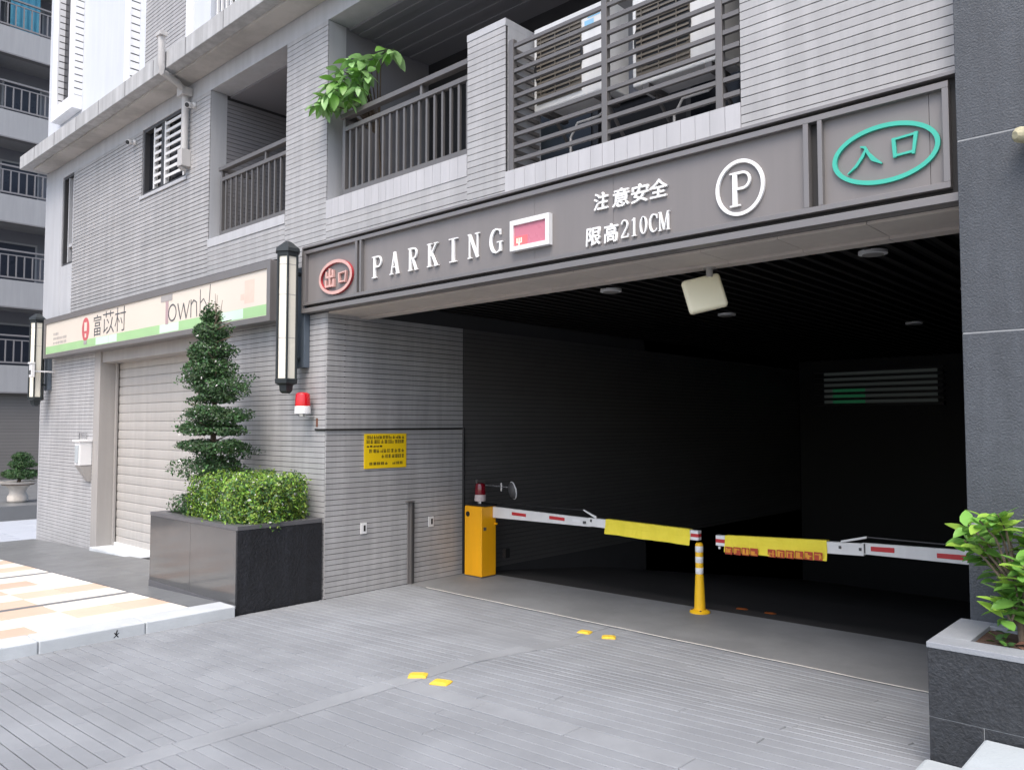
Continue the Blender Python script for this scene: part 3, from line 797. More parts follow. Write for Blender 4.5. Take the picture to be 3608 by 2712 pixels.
# ------------------------------------------------------------------ parking sign
SG = thing('parking_sign', 'long grey metal PARKING fascia sign above the garage mouth', 'sign', (3.1, 0, 3.25))
box('backing', 'sign_dark', SG, -0.36, 6.505, -0.045, 0.012, 3.30, 4.00)
box('top_flashing', 'sign_frame', SG, -0.36, 6.50, -0.11, 0.011, 4.0, 4.022, 0.002)
box('left_end', 'sign_frame', SG, -0.385, -0.361, -0.10, 0.011, 3.25, 4.022, 0.002)
box('bottom_channel', 'sign_frame', SG, -0.36, 6.505, -0.11, 0.011, 3.247, 3.298, 0.003)
for nm, a in (('panel', (-0.30, 0.66)), ('panel', (0.76, 3.198)), ('panel', (3.2005, 4.028)), ('panel', (4.0305, 5.60)), ('panel', (5.70, 6.338)), ('panel', (6.3405, 6.42))):
    box(nm, 'sign_panel', SG, a[0], a[1], -0.062, -0.046, 3.37, 3.935, 0.001)
FY = -0.105
for (x0, x1) in ((-0.345, -0.30), (0.655, 0.69), (0.735, 0.765), (5.585, 5.62), (5.68, 5.71), (6.42, 6.455)):
    box('frame_post', 'sign_frame', SG, x0, x1, FY + 0.001, -0.045, 3.372, 3.933, 0.002)
box('frame_top', 'sign_frame', SG, -0.345, 6.455, FY, -0.045, 3.933, 3.972, 0.002)
box('frame_bottom', 'sign_frame', SG, -0.345, 6.455, FY, -0.045, 3.335, 3.371, 0.002)
LY = -0.0635
for ch, x0, x1 in (('P', .93, 1.09), ('A', 1.225, 1.375), ('R', 1.52, 1.665), ('K', 1.81, 1.97), ('I', 2.11, 2.255), ('N', 2.385, 2.535), ('G', 2.66, 2.83)):
    glyph(ch, 'white_letter', SG, x0, x1, 3.495, 3.725, LY)
for ch, x0, x1 in (('2', 4.108, 4.187), ('1', 4.20, 4.27), ('0', 4.283, 4.358), ('C', 4.368, 4.455), ('M', 4.458, 4.55)):
    glyph(ch, 'white_letter', SG, x0, x1, 3.412, 3.556, LY)
for ch, x0, x1, z0, z1 in (('限', 3.772, 3.918, 3.398, 3.545), ('高', 3.95, 4.08, 3.397, 3.55), ('注', 3.85, 3.99, 3.676, 3.818), ('意', 4.035, 4.193, 3.668, 3.816), ('安', 4.212, 4.37, 3.665, 3.813), ('全', 4.378, 4.54, 3.672, 3.815)):
    cjk(ch, 'white_letter', SG, x0, x1, z0, z1, LY, bold=0.016, shear=0.06)
ring(5.12, 3.613, 0.184, 0.20, 0.024, LY, 0.02, 'white_letter', SG, 'circle')
glyph('P', 'white_letter', SG, 5.045, 5.205, 3.482, 3.725, LY)
ring(6.085, 3.628, 0.317, 0.188, 0.027, LY, 0.022, 'green_letter', SG, 'ellipse')
glyph('ru', 'green_letter', SG, 5.855, 6.075, 3.54, 3.705, LY)
glyph('kou', 'green_letter', SG, 6.125, 6.283, 3.585, 3.72, LY)
ring(0.275, 3.597, 0.315, 0.193, 0.036, LY, 0.030, 'red_letter', SG, 'ellipse', 'red_edge')
glyph('chu', 'red_letter', SG, 0.075, 0.255, 3.49, 3.705, LY, 0.03)
glyph('kou', 'red_letter', SG, 0.325, 0.49, 3.515, 3.645, LY, 0.03)
SC = thing('led_screen', 'small white-framed pink LED screen on the parking sign', 'screen', (3.17, -0.06, 3.48))
g = MB().box(2.95, 2.99, -0.115, -0.063, 3.475, 3.745).box(3.36, 3.40, -0.115, -0.063, 3.475, 3.745).box(2.99, 3.36, -0.115, -0.063, 3.70, 3.745).box(2.99, 3.36, -0.115, -0.063, 3.475, 3.515)
g.build('bezel', 'white_plastic', SC, 0.002)
box('display', 'pink_screen', SC, 2.99, 3.36, -0.098, -0.063, 3.515, 3.70)
box('lit_block', 'red_screen', SC, 2.993, 3.145, -0.1005, -0.099, 3.518, 3.60)
g = MB()
for i in range(3): g.box(3.02 + i * 0.025, 3.033 + i * 0.025, -0.1025, -0.101, 3.55, 3.585)
g.box(3.02, 3.083, -0.1025, -0.101, 3.54, 3.5495).box(3.043, 3.058, -0.1025, -0.101, 3.522, 3.5395)
g.build('lit_mark', 'led_glyph', SC)

# ------------------------------------------------------------------ shop sign
SH = thing('shop_sign', 'long cream light-box shop sign with green stripe above the shutter', 'sign', (-4.9, 0, 3.2))
SX0, SX1, SZ0, SZ1, SY = -9.02, -0.90, 3.205, 3.94, -0.20
box('case', 'sign_frame', SH, SX0, SX1, SY + 0.02, 0.01, SZ0, SZ1, 0.003)
g = MB().box(SX0 - .004, SX0 + 0.09, SY - 0.01, SY + 0.02, SZ0 - .003, SZ1 + .003).box(SX1 - 0.075, SX1 + .004, SY - 0.01, SY + 0.02, SZ0 - .003, SZ1 + .003)
g.box(SX0 + .09, SX1 - .075, SY - 0.01, SY + 0.02, 3.845, SZ1 + .003).box(SX0 + .09, SX1 - .075, SY - 0.01, SY + 0.02, SZ0 - .003, 3.272)
g.build('frame', 'sign_frame', SH, 0.002)
box('shadow_gap', 'sign_dark', SH, SX0, SX1 - .01, -0.13, -0.02, SZ1, SZ1 + 0.02)
box('panel', 'shop_panel', SH, SX0 + .09, SX1 - .075, SY + 0.008, SY + 0.0195, 3.272, 3.845)
PY = SY + 0.008
def flat(name, m, x0, x1, z0, z1, k=1): return box(name, m, SH, x0, x1, PY - 0.001 * k, PY - 0.001 * (k - 1) - .0002, z0, z1)
flat('stripe', 'shop_green', SX0 + .091, SX1 - .076, 3.28, 3.415)
for a, b in ((-6.45, -5.9), (-5.9, -5.55), (-3.98, -3.35), (-2.1, -1.55)): flat('stripe_patch', 'shop_mint', a, b - .01, 3.29, 3.412, 2)
g = MB().lathe((-6.92, PY - 0.0002, 3.59), [(0.0001, 0), (0.17, 0), (0.17, 0.002), (0.0001, 0.002)], 28, 'y', 1.0)
g.v = [(x, y, 3.59 + (z - 3.59) * 1.2) for x, y, z in g.v]
g.build('stamp', 'shop_red', SH)
flat('stamp_mark', 'shop_panel', -6.98, -6.86, 3.56, 3.71, 4); flat('stamp_mark', 'shop_panel', -6.95, -6.88, 3.45, 3.52, 4); flat('stamp_tail', 'shop_grey', -6.99, -6.85, 3.33, 3.40, 5)
cjk('富', 'shop_ink', SH, -6.55, -6.23, 3.44, 3.79, PY - .001, 0.003, -0.006)
cjk('苡', 'shop_ink', SH, -6.15, -5.69, 3.44, 3.81, PY - .001, 0.003, -0.014)
cjk('村', 'shop_ink', SH, -5.65, -5.22, 3.44, 3.83, PY - .001, 0.003, -0.014)
flat('letter', 'shop_mauve', -3.79, -3.70, 3.40, 3.76, 3); flat('letter_bar', 'shop_grey', -3.95, -3.58, 3.74, 3.83, 4)
GLY['o'] = [(arc(.5, .5, .40, .46, 90, 450, 18), .09)]
GLY['w'] = [(S((.05, .95), (.28, .03)), .10), (S((.28, .03), (.5, .9)), .05), (S((.5, .9), (.72, .03)), .10), (S((.72, .03), (.96, .97)), .05)]
GLY['n'] = [(S((.12, 0), (.12, 1)), .08), (S((.12, .7), (.45, .95), (.8, .8), (.86, 0)), .08)]
GLY['h'] = [(S((.12, 0), (.12, 1.45)), .06), (S((.12, .7), (.5, .9), (.8, .6), (.86, 0)), .06), (S((1.1, .2), (1.25, 1.6)), .05)]
for k, x0, x1 in (('o', -3.72, -3.42), ('w', -3.42, -3.02), ('n', -3.02, -2.78), ('h', -2.75, -2.5)):
    glyph(k, 'shop_ink', SH, x0, x1, 3.43, 3.68, PY, 0.003)
flat('faded_mark', 'shop_pink', -1.53, -1.29, 3.47, 3.76); flat('faded_mark', 'shop_pink', -1.63, -1.535, 3.52, 3.60)
g = MB(); rr = random.Random(3)
for r_, (n_, z) in enumerate(((4, 3.60), (10, 3.515), (10, 3.435))):
    for i in range(n_):
        x = -8.53 + i * 0.07
        for k in range(3):
            a = x + rr.uniform(0, .03); g.box(a, a + 0.012, PY - .0015 - k * .0002, PY - .0004, z, z + 0.05)
        g.box(x, x + .05, PY - .0024, PY - .0005, z + 0.022, z + 0.03)
g.build('small_print', 'shop_grey', SH)

# ------------------------------------------------------------------ lantern wall lamps
def wall_lamp(cx, label):
    t = thing('wall_lantern', label, 'lamp', (cx, -0.24, 2.32), 'tall lantern lamps on the shop wall')
    y = -0.24; n = 6; ph = R(30)
    MB().lathe((cx, y, 0), [(0.115, 2.47), (0.115, 3.93)], n, phase=ph).build('glass', 'lamp_glass', t)
    MB().lathe((cx, y, 0), [(0.02, 4.085), (0.05, 4.07), (0.15, 3.99), (0.155, 3.95), (0.135, 3.945), (0.13, 3.90), (0.12, 3.895)][::-1], n, phase=ph).build('cap', 'lamp_metal', t)
    MB().lathe((cx, y, 0), [(0.05, 2.315), (0.08, 2.34), (0.09, 2.41), (0.14, 2.43), (0.145, 2.475), (0.125, 2.485)], n, phase=ph).build('base', 'lamp_metal', t)
    for i in range(6):
        a = ph + i * math.pi / 3
        MB().tube([(cx + .122 * math.cos(a), y + .122 * math.sin(a), 2.46), (cx + .122 * math.cos(a), y + .122 * math.sin(a), 3.92)], 0.015, 6).build('mullion', 'lamp_metal', t)
    for z in (2.95, 3.45, 3.80): MB().lathe((cx, y, z), [(0.1165, -.003), (0.1175, 0), (0.1165, .003)], n, phase=ph).build('glass_seam', 'shop_grey', t)
    box('back_plate', 'lamp_blue', t, cx - 0.08, cx + 0.11, -0.075, -0.002, 2.62, 3.80, 0.003)
    for z in (2.70, 3.70): box('bracket', 'lamp_metal', t, cx - 0.03, cx + 0.03, y + 0.09, -0.07, z, z + 0.035)
wall_lamp(-0.46, 'tall lantern wall lamp beside the parking sign')
wall_lamp(-9.28, 'tall lantern wall lamp at the far end of the shop sign')
t = thing('intercom', 'small pale box with a dark grille on the far lantern lamp', 'box', (-9.1, -0.1, 2.85))
box('housing', 'white_plastic', t, -9.16, -9.02, -0.40, -0.34, 2.85, 3.10, 0.006); box('grille', 'mirror_back', t, -9.14, -9.04, -0.404, -0.401, 2.90, 2.98); box('hood', 'white_plastic', t, -9.17, -9.01, -0.42, -0.34, 3.101, 3.13)
box('arm', 'white_plastic', t, -9.1, -9.07, -0.34, -0.0, 2.95, 2.98)

# ------------------------------------------------------------------ beacons
def beacon(c, r, h, label, m, mb, wall=False):
    t = thing('warning_beacon', label, 'beacon', c)
    x, y, z = c
    MB().lathe((x, y, z), [(r * 1.04, 0), (r * 1.06, 0.02 * h / .2), (r * 1.0, h * .36)], 24).build('base', mb, t, 0.003, True)
    MB().lathe((x, y, z), [(r * .98, h * .36), (r * .97, h * .55), (r * .92, h * .86), (r * .82, h * .95), (r * .5, h), (0.001, h * 1.0)], 24).build('dome', m, t, smooth=True)
    MB().lathe((x, y, z), [(r * .5, -0.03), (r * .5, 0)], 12).build('stem', 'chrome', t)
    return t
b = beacon((-0.28, -0.13, 2.08), 0.088, 0.245, 'bright red warning beacon with white base on the wall corner', 'beacon_red', 'white_plastic')
box('wall_bracket', 'chrome', b, -0.33, -0.23, -0.13, -0.002, 2.045, 2.056)
box('rust_mark', 'rust', b, -0.20, -0.16, -0.004, -0.0012, 1.93, 2.03)
# conduit round the corner to the barrier
cd = MB().tube([(-0.20, -0.012, 1.90), (0.006, -0.012, 1.90)], 0.011, 6)
cd.tube([(0.012, -0.012, 1.90), (0.012, 2.14, 1.905)], 0.011, 6).tube([(0.014, 2.14, 1.917), (0.014, 2.14, 0.0)], 0.017, 6)
tag(cd.build('cable_conduit', 'black'), 'thin black cable conduit running along and down the garage wall', 'conduit')

# ------------------------------------------------------------------ notice, outlets, post on the side wall
t = thing('notice_board', 'square yellow notice with rows of dark characters on the garage wall', 'notice', (0, 0.85, 1.435))
box('board', 'notice_yellow', t, 0.003, 0.012, 0.527, 1.164, 1.435, 1.847, 0.001)
rr = random.Random(5)
rows = [(1.785, 0.04, .56, 1.14, 12, 1), (1.73, 0.045, .56, 1.14, 11, 1), (1.688, 0.02, .56, .80, 5, 1), (1.62, .045, .60, 1.14, 10, 1), (1.555, .045, .78, 1.14, 7, 1), (1.475, .035, .60, 1.12, 9, .8)]
for (z, h, ya, yb, n_, dens) in rows:
    wd = (yb - ya) / n_
    for i in range(n_):
        if rr.random() > dens: continue
        g = MB(); y0 = ya + i * wd; y1 = y0 + wd * .72; b = .0065
        for k in range(rr.choice((2, 3))):
            zz_ = z + h * (k + .5) / 3; g.box(.0122, .0132 + k * .0001, y0, y1, zz_ - b / 2, zz_ + b / 2)
        for k in range(rr.choice((1, 2, 2))):
            yy = y0 + (y1 - y0) * rr.choice((0.05, .5, .95)); g.box(.0122, .0136 + k * .0001, yy - b / 2, yy + b / 2, z, z + h)
        g.build('letter', 'ink', t)
for (y0, z0, lab) in ((0.485, 0.677, 'white outlet plate with a black slot nearer the planter'), (1.535, 0.665, 'white outlet plate with a black slot beyond the metal post')):
    t = thing('outlet_plate', lab, 'outlet', (0, y0, z0), 'outlet plates on the garage wall')
    box('plate', 'white_plastic', t, 0.003, 0.016, y0, y0 + 0.085, z0, z0 + 0.13, 0.003); box('slot', 'black', t, 0.0155, 0.018, y0 + 0.038, y0 + 0.066, z0 + 0.03, z0 + 0.10)
t = thing('wall_post', 'narrow upright grey metal channel standing against the garage wall', 'post', (0.03, 1.23, 0))
box('flange', 'sign_frame', t, 0.003, 0.02, 1.195, 1.225, 0.0, 1.0, 0.002); box('web', 'rail', t, 0.02, 0.05, 1.218, 1.236, 0.0, 1.0, 0.002); box('flange', 'window_frame', t, 0.003, 0.048, 1.238, 1.272, 0.0, 0.995, 0.002)
box('cap_plate', 'sign_frame', t, 0.003, 0.055, 1.16, 1.28, 1.001, 1.012)

# ------------------------------------------------------------------ barrier gates
def cabinet(t, x0, x1, y0, y1, h):
    w = MB()
    a = [(x0, y0), (x1 - 0.0, y0), (x1, y1), (x0, y1)]
    w.box(x0, x1, y0, y1, 0.012, h - 0.012)
    w.build('cabinet', 'yellow_paint', t, 0.012, seg=3)
    box('lid', 'black', t, x0 + .02, x1 + 0.01, y0 + 0.03, y1 + 0.01, h - 0.012, h + 0.012, 0.006)
    box('plinth', 'rail', t, x0 + 0.012, x1 - 0.012, y0 + 0.012, y1 - 0.012, 0.0, 0.02)
T1 = thing('barrier_gate', 'yellow barrier cabinet with white arm standing by the tiled garage wall', 'barrier', (0.29, 2.19, 0), 'barrier gates across the garage mouth')
cabinet(T1, 0.12, 0.435, 2.06, 2.33, 0.915)
MB().lathe((0.185, 2.058, 0.80), [(0.034, 0), (0.034, 0.004), (0.03, 0.006)], 20, 'y').build('round_hatch', 'black', T1)
box('name_plate', 'rail', T1, 0.4355, 0.438, 2.095, 2.145, 0.60, 0.64); box('key_knob', 'yellow_paint', T1, 0.436, 0.46, 2.30, 2.33, 0.66, 0.685); box('junction_box', 'black', T1, 0.46, 0.52, 2.42, 2.50, 0.22, 0.34)
def arm_box(t, name, m, x0, x1, za0, za1, zb0, zb1, y0, y1, bevel=0.003):
    return MB().hexa([(x0, y0, za0), (x1, y0, zb0), (x1, y1, zb0), (x0, y1, za0), (x0, y0, za1), (x1, y0, zb1), (x1, y1, zb1), (x0, y1, za1)]).build(name, m, t, bevel)
AY0, AY1 = 2.26, 2.30
a1 = arm_box(T1, 'arm', 'white_arm', 0.44, 2.02, 0.755, 0.895, 0.77, 0.868, AY0, AY1)
arm_box(T1, 'arm_extension', 'white_arm', 2.0, 3.42, 0.778, 0.875, 0.748, 0.850, AY0 - 0.008, AY1 + 0.006)
for x0 in (0.78, 1.40): arm_box(T1, 'reflector', 'arm_red', x0, x0 + 0.24, 0.812, 0.852, 0.808, 0.846, AY0 - 0.006, AY0 - 0.001, 0.008)
arm_box(T1, 'hinge_lever', 'white_arm', 1.93, 2.12, 0.955, 0.968, 0.87, 0.90, AY0 - 0.02, AY0 + 0.0)
box('hinge_bolt', 'mirror_back', T1, 1.92, 1.96, AY0 - 0.012, AY0 - 0.001, 0.80, 0.83); box('hinge_bolt', 'mirror_back', T1, 2.03, 2.05, AY0 - 0.016, AY0 - 0.001, 0.83, 0.86); box('hinge_plate', 'white_plastic', T1, 1.76, 1.88, AY0 - 0.004, AY0 - 0.0005, 0.81, 0.84)
for z0, z1, m in ((0.752, 0.783, 'white_plastic'), (0.783, 0.818, 'arm_red'), (0.818, 0.85, 'white_plastic')): box('end_cap', m, T1, 3.345, 3.435, AY0 - 0.014, AY1 + 0.012, z0, z1, 0.002)
MB().tube([(0.44, AY1, 0.95), (1.2, AY1, 0.948), (1.93, AY0, 0.955)], 0.006, 6).build('stay_wire', 'black', T1)
T2 = thing('barrier_gate', 'white and red barrier arm reaching in from behind the stone pillar', 'barrier', (6.95, 2.19, 0), 'barrier gates across the garage mouth')
cabinet(T2, 6.80, 7.115, 2.06, 2.33, 0.93)
arm_box(T2, 'arm', 'white_arm', 5.08, 6.80, 0.79, 0.89, 0.80, 0.935, AY0, AY1)
arm_box(T2, 'arm_extension', 'white_arm', 3.66, 5.10, 0.725, 0.825, 0.775, 0.885, AY0 - 0.008, AY1 + 0.006)
for x0, l in ((5.16, 0.20), (5.70, 0.30), (6.3, 0.3)): arm_box(T2, 'reflector', 'arm_red', x0, x0 + l, 0.825, 0.866, 0.83, 0.874, AY0 - 0.006, AY0 - 0.001, 0.006)
arm_box(T2, 'hinge_lever', 'white_arm', 4.90, 5.13, 0.875, 0.895, 0.935, 0.955, AY0 - 0.02, AY0)
for x in (4.88, 5.06): box('hinge_bolt', 'mirror_back', T2, x, x + 0.022, AY0 - 0.016, AY0 - 0.001, 0.82, 0.845)
box('hinge_slot', 'mirror_back', T2, 5.101, 5.112, AY0 - 0.004, AY0 + 0.002, 0.80, 0.885)
for z0, z1, m in ((0.722, 0.753, 'white_plastic'), (0.753, 0.79, 'arm_red'), (0.79, 0.825, 'white_plastic')): box('end_cap', m, T2, 3.635, 3.735, AY0 - 0.014, AY1 + 0.012, z0, z1, 0.002)
MB().tube([(3.67, AY0, 0.715), (3.67, AY0, 0.69)], 0.012, 8).build('stop_pin', 'white_plastic', T2)
MB().tube([(5.13, AY0, 0.945), (6.0, AY1, 0.94), (6.8, AY1, 0.96)], 0.006, 6).build('stay_wire', 'mirror_back', T2)
# cloth banners draped over the arms
def banner(x0, x1, za, zb, drop0, drop1, label):
    t = thing('banner', label, 'banner', ((x0 + x1) / 2, AY0, za - 0.2), 'yellow banners on the barrier arms')
    g = MB(); n = 24; rowsn = 6
    f = AY0 - 0.014
    P = []
    for i in range(n + 1):
        u = i / n; x = x0 + (x1 - x0) * u; zt = za + (zb - za) * u + 0.006; d = drop0 + (drop1 - drop0) * u
        col = [(x, AY1 + 0.012, zt - 0.10), (x, AY1 + 0.010, zt), (x, f, zt)]
        for j in range(1, rowsn + 1):
            v = j / rowsn
            y = f - 0.003 - (0.016 * max(0, v - .5) + 0.010 * math.sin(u * 11 + v * 3) * max(0, v - .4) + .003 * math.sin(u * 31)) * 2
            col.append((x + 0.012 * v * (u - .3), y, zt - d * v))
        P.append(col)
    for i in range(n):
        for j in range(len(P[0]) - 1): g.poly([P[i][j], P[i + 1][j], P[i + 1][j + 1], P[i][j + 1]])
    g.build('cloth', 'yellow_cloth', t, smooth=False)
    return t, P
banner(2.25, 3.335, 0.874, 0.852, 0.165, 0.165, 'plain yellow cloth banner folded over the arm of the yellow cabinet')
bt, P = banner(3.74, 4.77, 0.828, 0.876, 0.165, 0.185, 'yellow cloth banner with red lettering on the arm beside the pillar')
rr = random.Random(9)
cells = [0, 1, 2, 3, 5, 6, 7, 8, 9, 10]
for c in cells:
    g = MB(); g2 = g; u0 = 0.01 + c * 0.088; u1 = u0 + 0.078
    x0 = 3.745 + 1.03 * u0; x1 = 3.745 + 1.03 * u1
    zt = 0.828 + 0.048 * (u0 + u1) / 2 - 0.102; yb = AY0 - 0.046
    q = lambda gg, a, b, c0, d, y, m=1: gg.box(x0 + (x1 - x0) * a, x0 + (x1 - x0) * b, y, y + 0.002, zt - .075 + .075 * c0, zt - .075 + .075 * d, m)
    q(g, 0, .98, 0, 1, yb, 0)
    for k in range(3):
        a = rr.choice((.12, .3, .6)); q(g2, a, a + rr.choice((.14, .3)), rr.choice((.1, .25)), rr.choice((.6, .85)), yb - 0.002 - k * .0004)
    a = rr.choice((.15, .4, .65)); q(g2, .12, .85, a, a + .13, yb - .0036)
    g.build('letter', ['red_print', 'orange_print'], bt)
# beacon on cabinet, mirror behind
b = beacon((0.30, 2.17, 0.965), 0.072, 0.235, 'dark red warning beacon on top of the yellow barrier cabinet', 'beacon_dark', 'clear_plastic')
t = thing('traffic_mirror', 'small convex mirror on a bright bracket beside the dark red beacon', 'mirror', (0.6, 2.45, 1.0))
M = Matrix.Translation((0.62, 2.44, 1.10)) @ Matrix.Rotation(R(72), 4, 'Z') @ Matrix.Rotation(R(-10), 4, 'Y') @ Matrix.Diagonal((.9, .62, .8, 1))
def xf(g, M): g.v = [tuple(M @ Vector(p)) for p in g.v]; return g
g = MB().lathe((0, 0, 0), [(0.001, -0.05), (0.06, -0.045), (0.12, -0.02), (0.14, 0.0)], 24, 'x'); xf(g, M).build('mirror_shell', 'mirror_back', t, smooth=True)
g = MB().lathe((0, 0, 0), [(0.142, 0.0), (0.148, 0.008), (0.142, 0.02), (0.12, 0.022)], 24, 'x'); xf(g, M).build('rim', 'white_plastic', t, smooth=True)
MB().tube([(0.03, 2.46, 1.14), (0.40, 2.47, 1.14), (0.56, 2.47, 1.13), (0.59, 2.46, 1.09)], 0.014, 8).build('bracket', 'chrome', t)
MB().tube([(0.40, 2.47, 1.08), (0.40, 2.47, 1.19)], 0.018, 8).build('clamp', 'chrome', t); box('wall_plate', 'rail', t, 0.002, 0.03, 2.38, 2.54, 1.06, 1.22, 0.003)

# ------------------------------------------------------------------ bollard
t = thing('lane_bollard', 'yellow flexible bollard with white bands between the barrier arms', 'bollard', (3.408, 2.31, 0))
c = (3.408, 2.31, 0)
MB().lathe(c, [(0.105, 0), (0.105, 0.012), (0.085, 0.026), (0.062, 0.034)], 28).build('base', 'yellow_plastic', t, smooth=True)
MB().lathe(c, [(0.058, 0.03), (0.055, 0.12), (0.044, 0.36), (0.040, 0.40), (0.040, 0.70), (0.034, 0.715), (0.02, 0.725), (0.001, 0.726)], 28).build('post', 'yellow_plastic', t, smooth=True)
for z in (0.40, 0.515, 0.625): MB().lathe(c, [(0.0405, z), (0.0412, z + .001), (0.0412, z + 0.062), (0.0405, z + 0.063)], 28).build('reflective_band', 'reflect_white', t, smooth=True)
for a in range(4): MB().lathe((c[0] + .08 * math.cos(a * 1.57 + .6), c[1] + .08 * math.sin(a * 1.57 + .6), 0.024), [(0.01, 0), (0.01, 0.01)], 8).build('bolt', 'rust', t)

# ------------------------------------------------------------------ road studs
def stud(x, y, z, rz, label, m='stud_yellow', s=1.0, group='yellow road studs'):
    g = MB(); a = 0.062 * s; h = 0.018
    n = len(g.v)
    ring1 = [(-a, -a * .8), (a, -a * .8), (a * 1.05, 0), (a, a * .8), (-a, a * .8), (-a * 1.05, 0)]
    ring2 = [(p[0] * .62, p[1] * .66) for p in ring1]
    g.v += [(p[0], p[1], 0) for p in ring1] + [(p[0] * .98, p[1] * .98, h * .45) for p in ring1] + [(p[0], p[1], h) for p in ring2]
    for k in (0, 6):
        for i in range(6): g.f.append((k + i, k + (i + 1) % 6, k + 6 + (i + 1) % 6, k + 6 + i)); g.mi.append(0)
    g.f.append(tuple(range(12, 18))); g.mi.append(0)
    M = Matrix.Translation((x, y, z)) @ Matrix.Rotation(rz, 4, 'Z')
    tag(xf(g, M).build('road_stud', m), label, 'road stud', group)
stud(3.031, 0.835, gz(3.03, .835), 0.3, 'yellow road stud near the white joint line, on the cabinet side')
stud(3.303, 0.842, gz(3.3, .84), 0.6, 'pale yellow road stud near the white joint line, on the pillar side')
stud(3.185, -1.345, gz(3.185, -1.345) + .001, 0.7, 'yellow road stud out on the driveway, on the kerb side', s=1.08)
stud(3.451, -1.36, gz(3.451, -1.36) + .001, 0.4, 'yellow road stud out on the driveway, on the pillar side', s=1.08)
stud(3.55, 2.95, -0.062, 0.2, 'orange road stud just past the bollard on the dark ramp', 'stud_orange', 1.0, 'orange studs on the ramp')
stud(3.86, 2.98, -0.064, 0.2, 'second orange road stud past the bollard on the dark ramp', 'stud_orange', 1.0, 'orange studs on the ramp')

# ------------------------------------------------------------------ hanging floodlight and downlights
t = thing('floodlight', 'cream square floodlight hanging from the garage lintel', 'light', (4.55, 0.50, 3.0))
MB().tube([(4.56, 0.50, 3.21), (4.56, 0.50, 3.13)], 0.026, 12).build('stem', 'plaster_warm', t); MB().lathe((4.56, 0.50, 3.195), [(0.05, 0), (0.05, 0.012)], 16).build('mount', 'plaster_warm', t)
g = MB(); ns = 6
M = Matrix.Translation((4.53, 0.47, 2.995)) @ Matrix.Rotation(R(38), 4, 'Z') @ Matrix.Rotation(R(-13), 4, 'Y') @ Matrix.Rotation(R(-14), 4, 'X')
g.box(-0.155, 0.155, -0.035, 0.035, -0.145, 0.145); xf(g, M); g.build('housing', 'cream_plastic', t, 0.03, smooth=False, seg=4)
MB().tube([(4.56, 0.50, 3.14), (4.55, 0.53, 3.06)], 0.02, 8).build('yoke', 'cream_plastic', t)
for i, (x, y, lab) in enumerate(((2.70, 1.75, 'round ceiling downlight above the yellow arm banner'), (5.42, 1.70, 'round ceiling downlight nearest the stone pillar'), (2.72, 4.30, 'round ceiling downlight deep behind the hanging floodlight'), (4.25, 6.9, 'farthest round ceiling downlight near the dim slatted window'), (5.60, 4.2, 'round ceiling downlight half hidden by the stone pillar'))):
    t = thing('downlight', lab, 'light', (x, y, 3.37), 'garage ceiling downlights')
    MB().lathe((x, y, 3.375), [(0.10, 0), (0.115, 0.004), (0.115, 0.03)], 24).build('trim', 'white_plastic', t, smooth=True); MB().lathe((x, y, 3.370), [(0.085, 0), (0.085, 0.005)], 24).build('lens', 'downlight', t)

# ------------------------------------------------------------------ condensers on the ledge
def condenser(x0, z0, w, h, label):
    t = thing('condenser_unit', label, 'air conditioner', (x0 + w / 2, 0.5, z0), 'air conditioner units behind the ledge rail')
    y0, y1 = 0.34, 0.66
    box('casing', 'ac_white', t, x0, x0 + w, y0, y1, z0, z0 + h, 0.012)
    box('grille_panel', 'ac_grille', t, x0 + 0.04, x0 + w * .66, y0 - 0.006, y0 - .001, z0 + 0.06, z0 + h - 0.07)
    MB().lathe((x0 + w * .35, y0 - 0.0065, z0 + h * .5), [(h * .36, 0), (h * .36, 0.003), (h * .33, 0.004)], 32, 'y').build('fan_ring', 'black', t)
    for i in range(15): box('grille_slat', 'ac_grille', t, x0 + 0.05, x0 + w * .655, y0 - 0.020, y0 - 0.012, z0 + 0.075 + i * (h - .16) / 15, z0 + 0.092 + i * (h - .16) / 15)
    for i in range(3): box('grille_rib', 'ac_grille', t, x0 + 0.10 + i * w * .2, x0 + 0.108 + i * w * .2, y0 - 0.024, y0 - 0.0205, z0 + 0.07, z0 + h - 0.08)
    box('label_sticker', 'ac_label', t, x0 + w * .70, x0 + w * .82, y0 - 0.002, y0 - .0005, z0 + h * .72, z0 + h * .84); box('label_sticker', 'ac_label', t, x0 + w * .74, x0 + w * .9, y0 - 0.002, y0 - .0005, z0 + h * .86, z0 + h * .93)
    box('foot', 'rail', t, x0 + 0.1, x0 + 0.16, y0, y1, z0 - 0.05, z0); box('foot', 'rail', t, x0 + w - 0.16, x0 + w - 0.1, y0, y1, z0 - 0.05, z0)
    for xx in (x0 + 0.13, x0 + w - 0.13): MB().tube([(xx, 0.5, z0 - .05), (xx, 1.0, 4.35)], 0.018, 6).build('support_arm', 'rail', t)
    MB().tube([(x0 + w - .1, 0.50, z0), (x0 + w - .11, 0.50, z0 - .1), (x0 + w - .2, 0.46, z0 - .17), (x0 + w - .42, 0.44, z0 - .18), (x0 + w - .5, 0.44, z0 - .3), (x0 + w - .5, 0.44, z0 - .6)], 0.012, 6).build('hose', 'pvc', t)
condenser(2.84, 4.88, 0.86, 0.80, 'white air conditioner unit next to the tiled pier')
condenser(3.95, 4.80, 0.84, 0.76, 'white air conditioner unit nearer the stone pillar')

